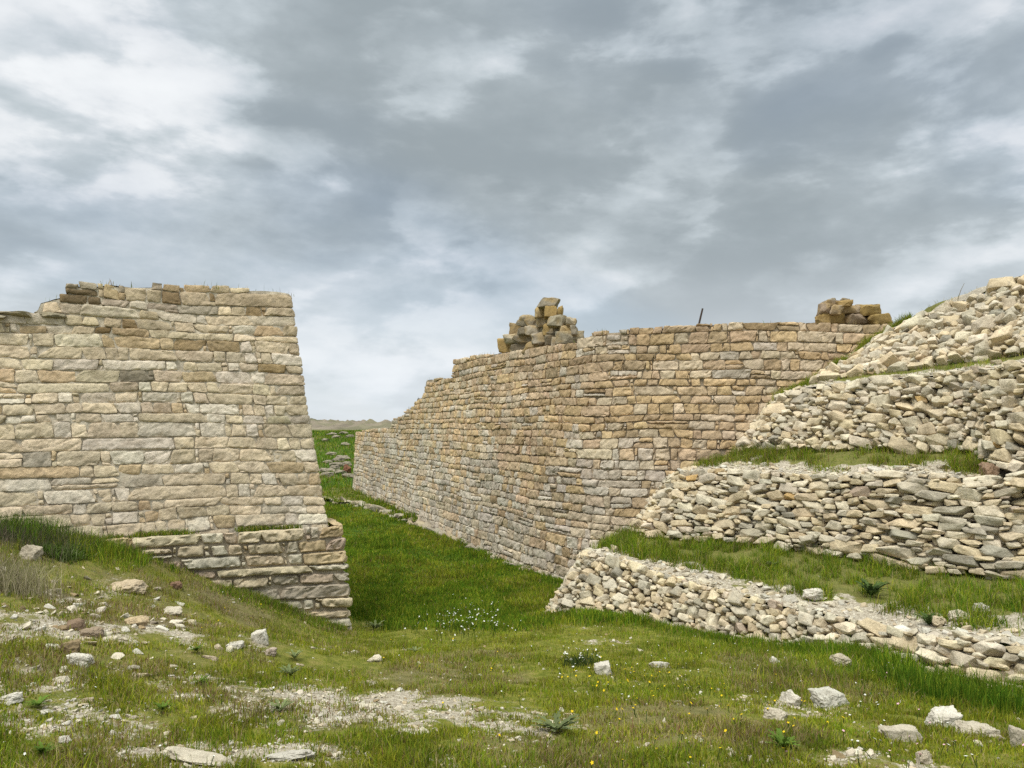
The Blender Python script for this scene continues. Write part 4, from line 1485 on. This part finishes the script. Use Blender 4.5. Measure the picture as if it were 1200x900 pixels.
def scatter_px(n, u, v, su, sv):
    out = []
    for _ in range(n):
        uu, vv = u + rng.normal() * su, v + rng.normal() * sv
        yv = ground_depth(uu, max(vv, 700))
        c = P(uu, vv, yv)
        out.append([c[0], c[1], float(ground_z([c[0]], [c[1]])[0])])
    return np.array(out)


flowers('wildflowers', scatter_px(120, 545, 738, 30, 9), [WF, WF * .8, WF * .9], .0115, .15, 'drift of small white flowers on the rim of the green ditch', kind='stuff', cat='flowers', seed=1)
flowers('wildflowers', scatter_px(26, 680, 778, 14, 5), [WF], .013, .10, 'white flowers around a dark weed near the rounded pale stone', kind='stuff', cat='flowers', seed=2)
tuft('weed', 680, 780, ground_depth(680, 779), 260, .05, .14, .09, [DRK, DRK * .8], 'dark bushy weed among white flowers beside the rounded pale stone', lean=.9, wid=(.005, .01), cat='weed', seed=6)
yel = np.concatenate([scatter_px(70, 750, 800, 70, 16), scatter_px(60, 800, 850, 110, 28), scatter_px(16, 330, 720, 40, 14), scatter_px(14, 560, 780, 60, 14)])
flowers('wildflowers', yel, [YF], .008, .05, 'tiny yellow flowers scattered through the turf right of centre', seed=3)
whi = np.concatenate([scatter_px(60, 700, 770, 120, 22), scatter_px(60, 900, 790, 130, 25), scatter_px(40, 250, 800, 150, 60), scatter_px(25, 480, 700, 60, 20)])
flowers('wildflowers', whi, [WF], .007, .045, 'tiny white flowers scattered through the turf', seed=4)
pin = np.concatenate([scatter_px(34, 1080, 878, 55, 16), scatter_px(12, 1010, 830, 40, 20)])
flowers('wildflowers', pin, [PF, WF], .009, .06, 'tiny pink flowers around the lower right stones', seed=5)

# ================================================================== sky and light
SUN_EL, SUN_AZ = math.radians(58), math.radians(215)       # azimuth clockwise from north (+Y): behind the viewer, to the left
world = bpy.data.worlds.new('World')
SC.world = world
world.use_nodes = True
nt = world.node_tree
nt.nodes.clear()
L = nt.links.new
wo = N(nt, 'ShaderNodeOutputWorld')
bg = N(nt, 'ShaderNodeBackground')
L(bg.outputs[0], wo.inputs[0])
tc = N(nt, 'ShaderNodeTexCoord')
D = tc.outputs['Generated']
sky = N(nt, 'ShaderNodeTexSky', sky_type='NISHITA', sun_disc=False, sun_elevation=SUN_EL, sun_rotation=SUN_AZ)


def MATH(op, a, b=None, c=None):
    n = N(nt, 'ShaderNodeMath', operation=op)
    for k, v in enumerate((a, b, c)):
        if v is None:
            continue
        if hasattr(v, 'is_linked'):
            L(v, n.inputs[k])
        else:
            n.inputs[k].default_value = v
    return n.outputs[0]


def SMOOTH(x, a, b, lo=0., hi=1.):
    n = N(nt, 'ShaderNodeMapRange', interpolation_type='SMOOTHSTEP')
    L(x, n.inputs[0])
    for k, v in zip((1, 2, 3, 4), (a, b, lo, hi)):
        n.inputs[k].default_value = v
    return n.outputs[0]


sep = N(nt, 'ShaderNodeSeparateXYZ')
L(D, sep.inputs[0])
dx, dy, dz = sep.outputs
zz = MATH('ADD', MATH('MAXIMUM', dz, 0.0), .36)
pxn, pyn = MATH('DIVIDE', dx, zz), MATH('DIVIDE', dy, zz)
# the cloud deck drifts along one axis: coordinates on the deck, turned and stretched
cA, sA = math.cos(math.radians(-28)), math.sin(math.radians(-28))
qx = MATH('ADD', MATH('MULTIPLY', pxn, cA), MATH('MULTIPLY', pyn, -sA))
qy = MATH('ADD', MATH('MULTIPLY', pxn, sA), MATH('MULTIPLY', pyn, cA))


def cloudn(sx, sy, detail, rough, dist, off):
    cb = N(nt, 'ShaderNodeCombineXYZ')
    L(MATH('MULTIPLY', qx, sx), cb.inputs[0])
    L(MATH('MULTIPLY', qy, sy), cb.inputs[1])
    cb.inputs[2].default_value = off
    n = N(nt, 'ShaderNodeTexNoise', Scale=1.0, Detail=detail, Roughness=rough, Distortion=dist)
    L(cb.outputs[0], n.inputs['Vector'])
    return n.outputs[0]


big = cloudn(.8, 1.3, 3, .5, .15, 3.1)
midn = cloudn(2.3, 3.3, 8, .52, .25, 8.4)


def puffs(scale, zs, detail, rough, dist, off=(0, 0, 0)):
    mp = N(nt, 'ShaderNodeMapping')
    mp.inputs['Location'].default_value = off
    mp.inputs['Scale'].default_value = (1, 1, zs)
    L(D, mp.inputs['Vector'])
    n = N(nt, 'ShaderNodeTexNoise', Scale=scale, Detail=detail, Roughness=rough, Distortion=dist)
    L(mp.outputs[0], n.inputs['Vector'])
    return n.outputs[0]


finen = MATH('ADD', MATH('MULTIPLY', puffs(5.5, 2.0, 8, .6, .3), .75), MATH('MULTIPLY', puffs(13., 1.7, 8, .62, .4), .25))
# heaped edges: broken billows, brighter where they thin out and on the side turned to the light
bil = puffs(4.6, 2.3, 8, .52, .12, (3.1, 1.7, .4))
bil2 = puffs(4.6, 2.3, 8, .52, .12, (3.1 + .018, 1.7, .4 - .05))
heap = MATH('ADD', SMOOTH(bil, .46, .56, 0., .11), MATH('MULTIPLY', MATH('SUBTRACT', bil, bil2), .65))
val = MATH('ADD', MATH('ADD', MATH('MULTIPLY', big, .5), MATH('MULTIPLY', midn, .42)), MATH('ADD', MATH('MULTIPLY', finen, .42), heap))


def spot(u, v, inner, outer, amt):
    dv = P(u, v, 1.0) - np.array([0, 0, CAMZ])
    dv /= np.linalg.norm(dv)
    n = N(nt, 'ShaderNodeVectorMath', operation='DOT_PRODUCT')
    L(D, n.inputs[0])
    n.inputs[1].default_value = tuple(dv)
    return MATH('MULTIPLY', SMOOTH(n.outputs['Value'], math.cos(math.radians(outer)), math.cos(math.radians(inner))), amt)


for a in [(60, 130, 2, 17, .13), (200, 250, 2, 12, .07), (820, 230, 6, 27, -.12), (480, 190, 3, 14, -.07), (620, 340, 2, 10, .11), (1150, 315, 2, 14, .16), (420, 330, 2, 11, .11), (250, 20, 2, 14, -.05), (700, 60, 3, 14, .07), (1000, 120, 3, 12, .03), (40, 300, 2, 10, -.03), (420, 440, 3, 13, .09)]:
    val = MATH('ADD', val, spot(*a))
deck = ramp(nt, SMOOTH(val, .45, 1.05), [(.0, (.208, .241, .260)), (.3, (.262, .298, .319)), (.55, (.342, .382, .406)), (.75, (.43, .462, .487)), (.9, (.52, .54, .557)), (1., (.57, .587, .60))])
# paler band of air near the horizon
hz_ = SMOOTH(dz, 0.0, .26, .66, 0.)
deck = mixc(nt, hz_, deck, (.53, .565, .595))
# thin places let the blue sky through
skyc = mixc(nt, 1.0, sky.outputs[0], (.065, .065, .065), 'MULTIPLY')
thin = MATH('MULTIPLY', SMOOTH(cloudn(.8, 1.1, 4, .5, .3, 15.2), .50, .70), .30)
deck = mixc(nt, thin, deck, skyc)
# overcast is brightest overhead; unseen sky there and behind boosted to light the scene
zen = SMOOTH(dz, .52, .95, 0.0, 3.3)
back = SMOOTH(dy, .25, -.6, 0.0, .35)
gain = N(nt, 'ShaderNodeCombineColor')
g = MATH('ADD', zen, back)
for k, tint in enumerate((1.08, 1.0, .86)):                # warm tint on the boost offsets the bluish sky light
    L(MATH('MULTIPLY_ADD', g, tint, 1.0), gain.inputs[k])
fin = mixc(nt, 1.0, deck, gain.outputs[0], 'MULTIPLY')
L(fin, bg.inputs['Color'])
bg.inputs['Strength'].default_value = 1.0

sun_d = bpy.data.lights.new('sun', 'SUN')
sun_d.energy = 1.5
sun_d.angle = math.radians(18)
sun_d.color = (1., .95, .87)
sun = bpy.data.objects.new('sun', sun_d)
sun.rotation_euler = Vector((-math.sin(SUN_AZ) * math.cos(SUN_EL), -math.cos(SUN_AZ) * math.cos(SUN_EL), -math.sin(SUN_EL))).to_track_quat('-Z', 'Y').to_euler()
COL.objects.link(sun)

SC.view_settings.view_transform = 'Standard'
SC.view_settings.look = 'None'
SC.view_settings.exposure = 0.68
SC.view_settings.gamma = 1
SC.render.engine = 'CYCLES'
SC.cycles.max_bounces = 5
SC.cycles.diffuse_bounces = 3
SC.cycles.use_denoising = False
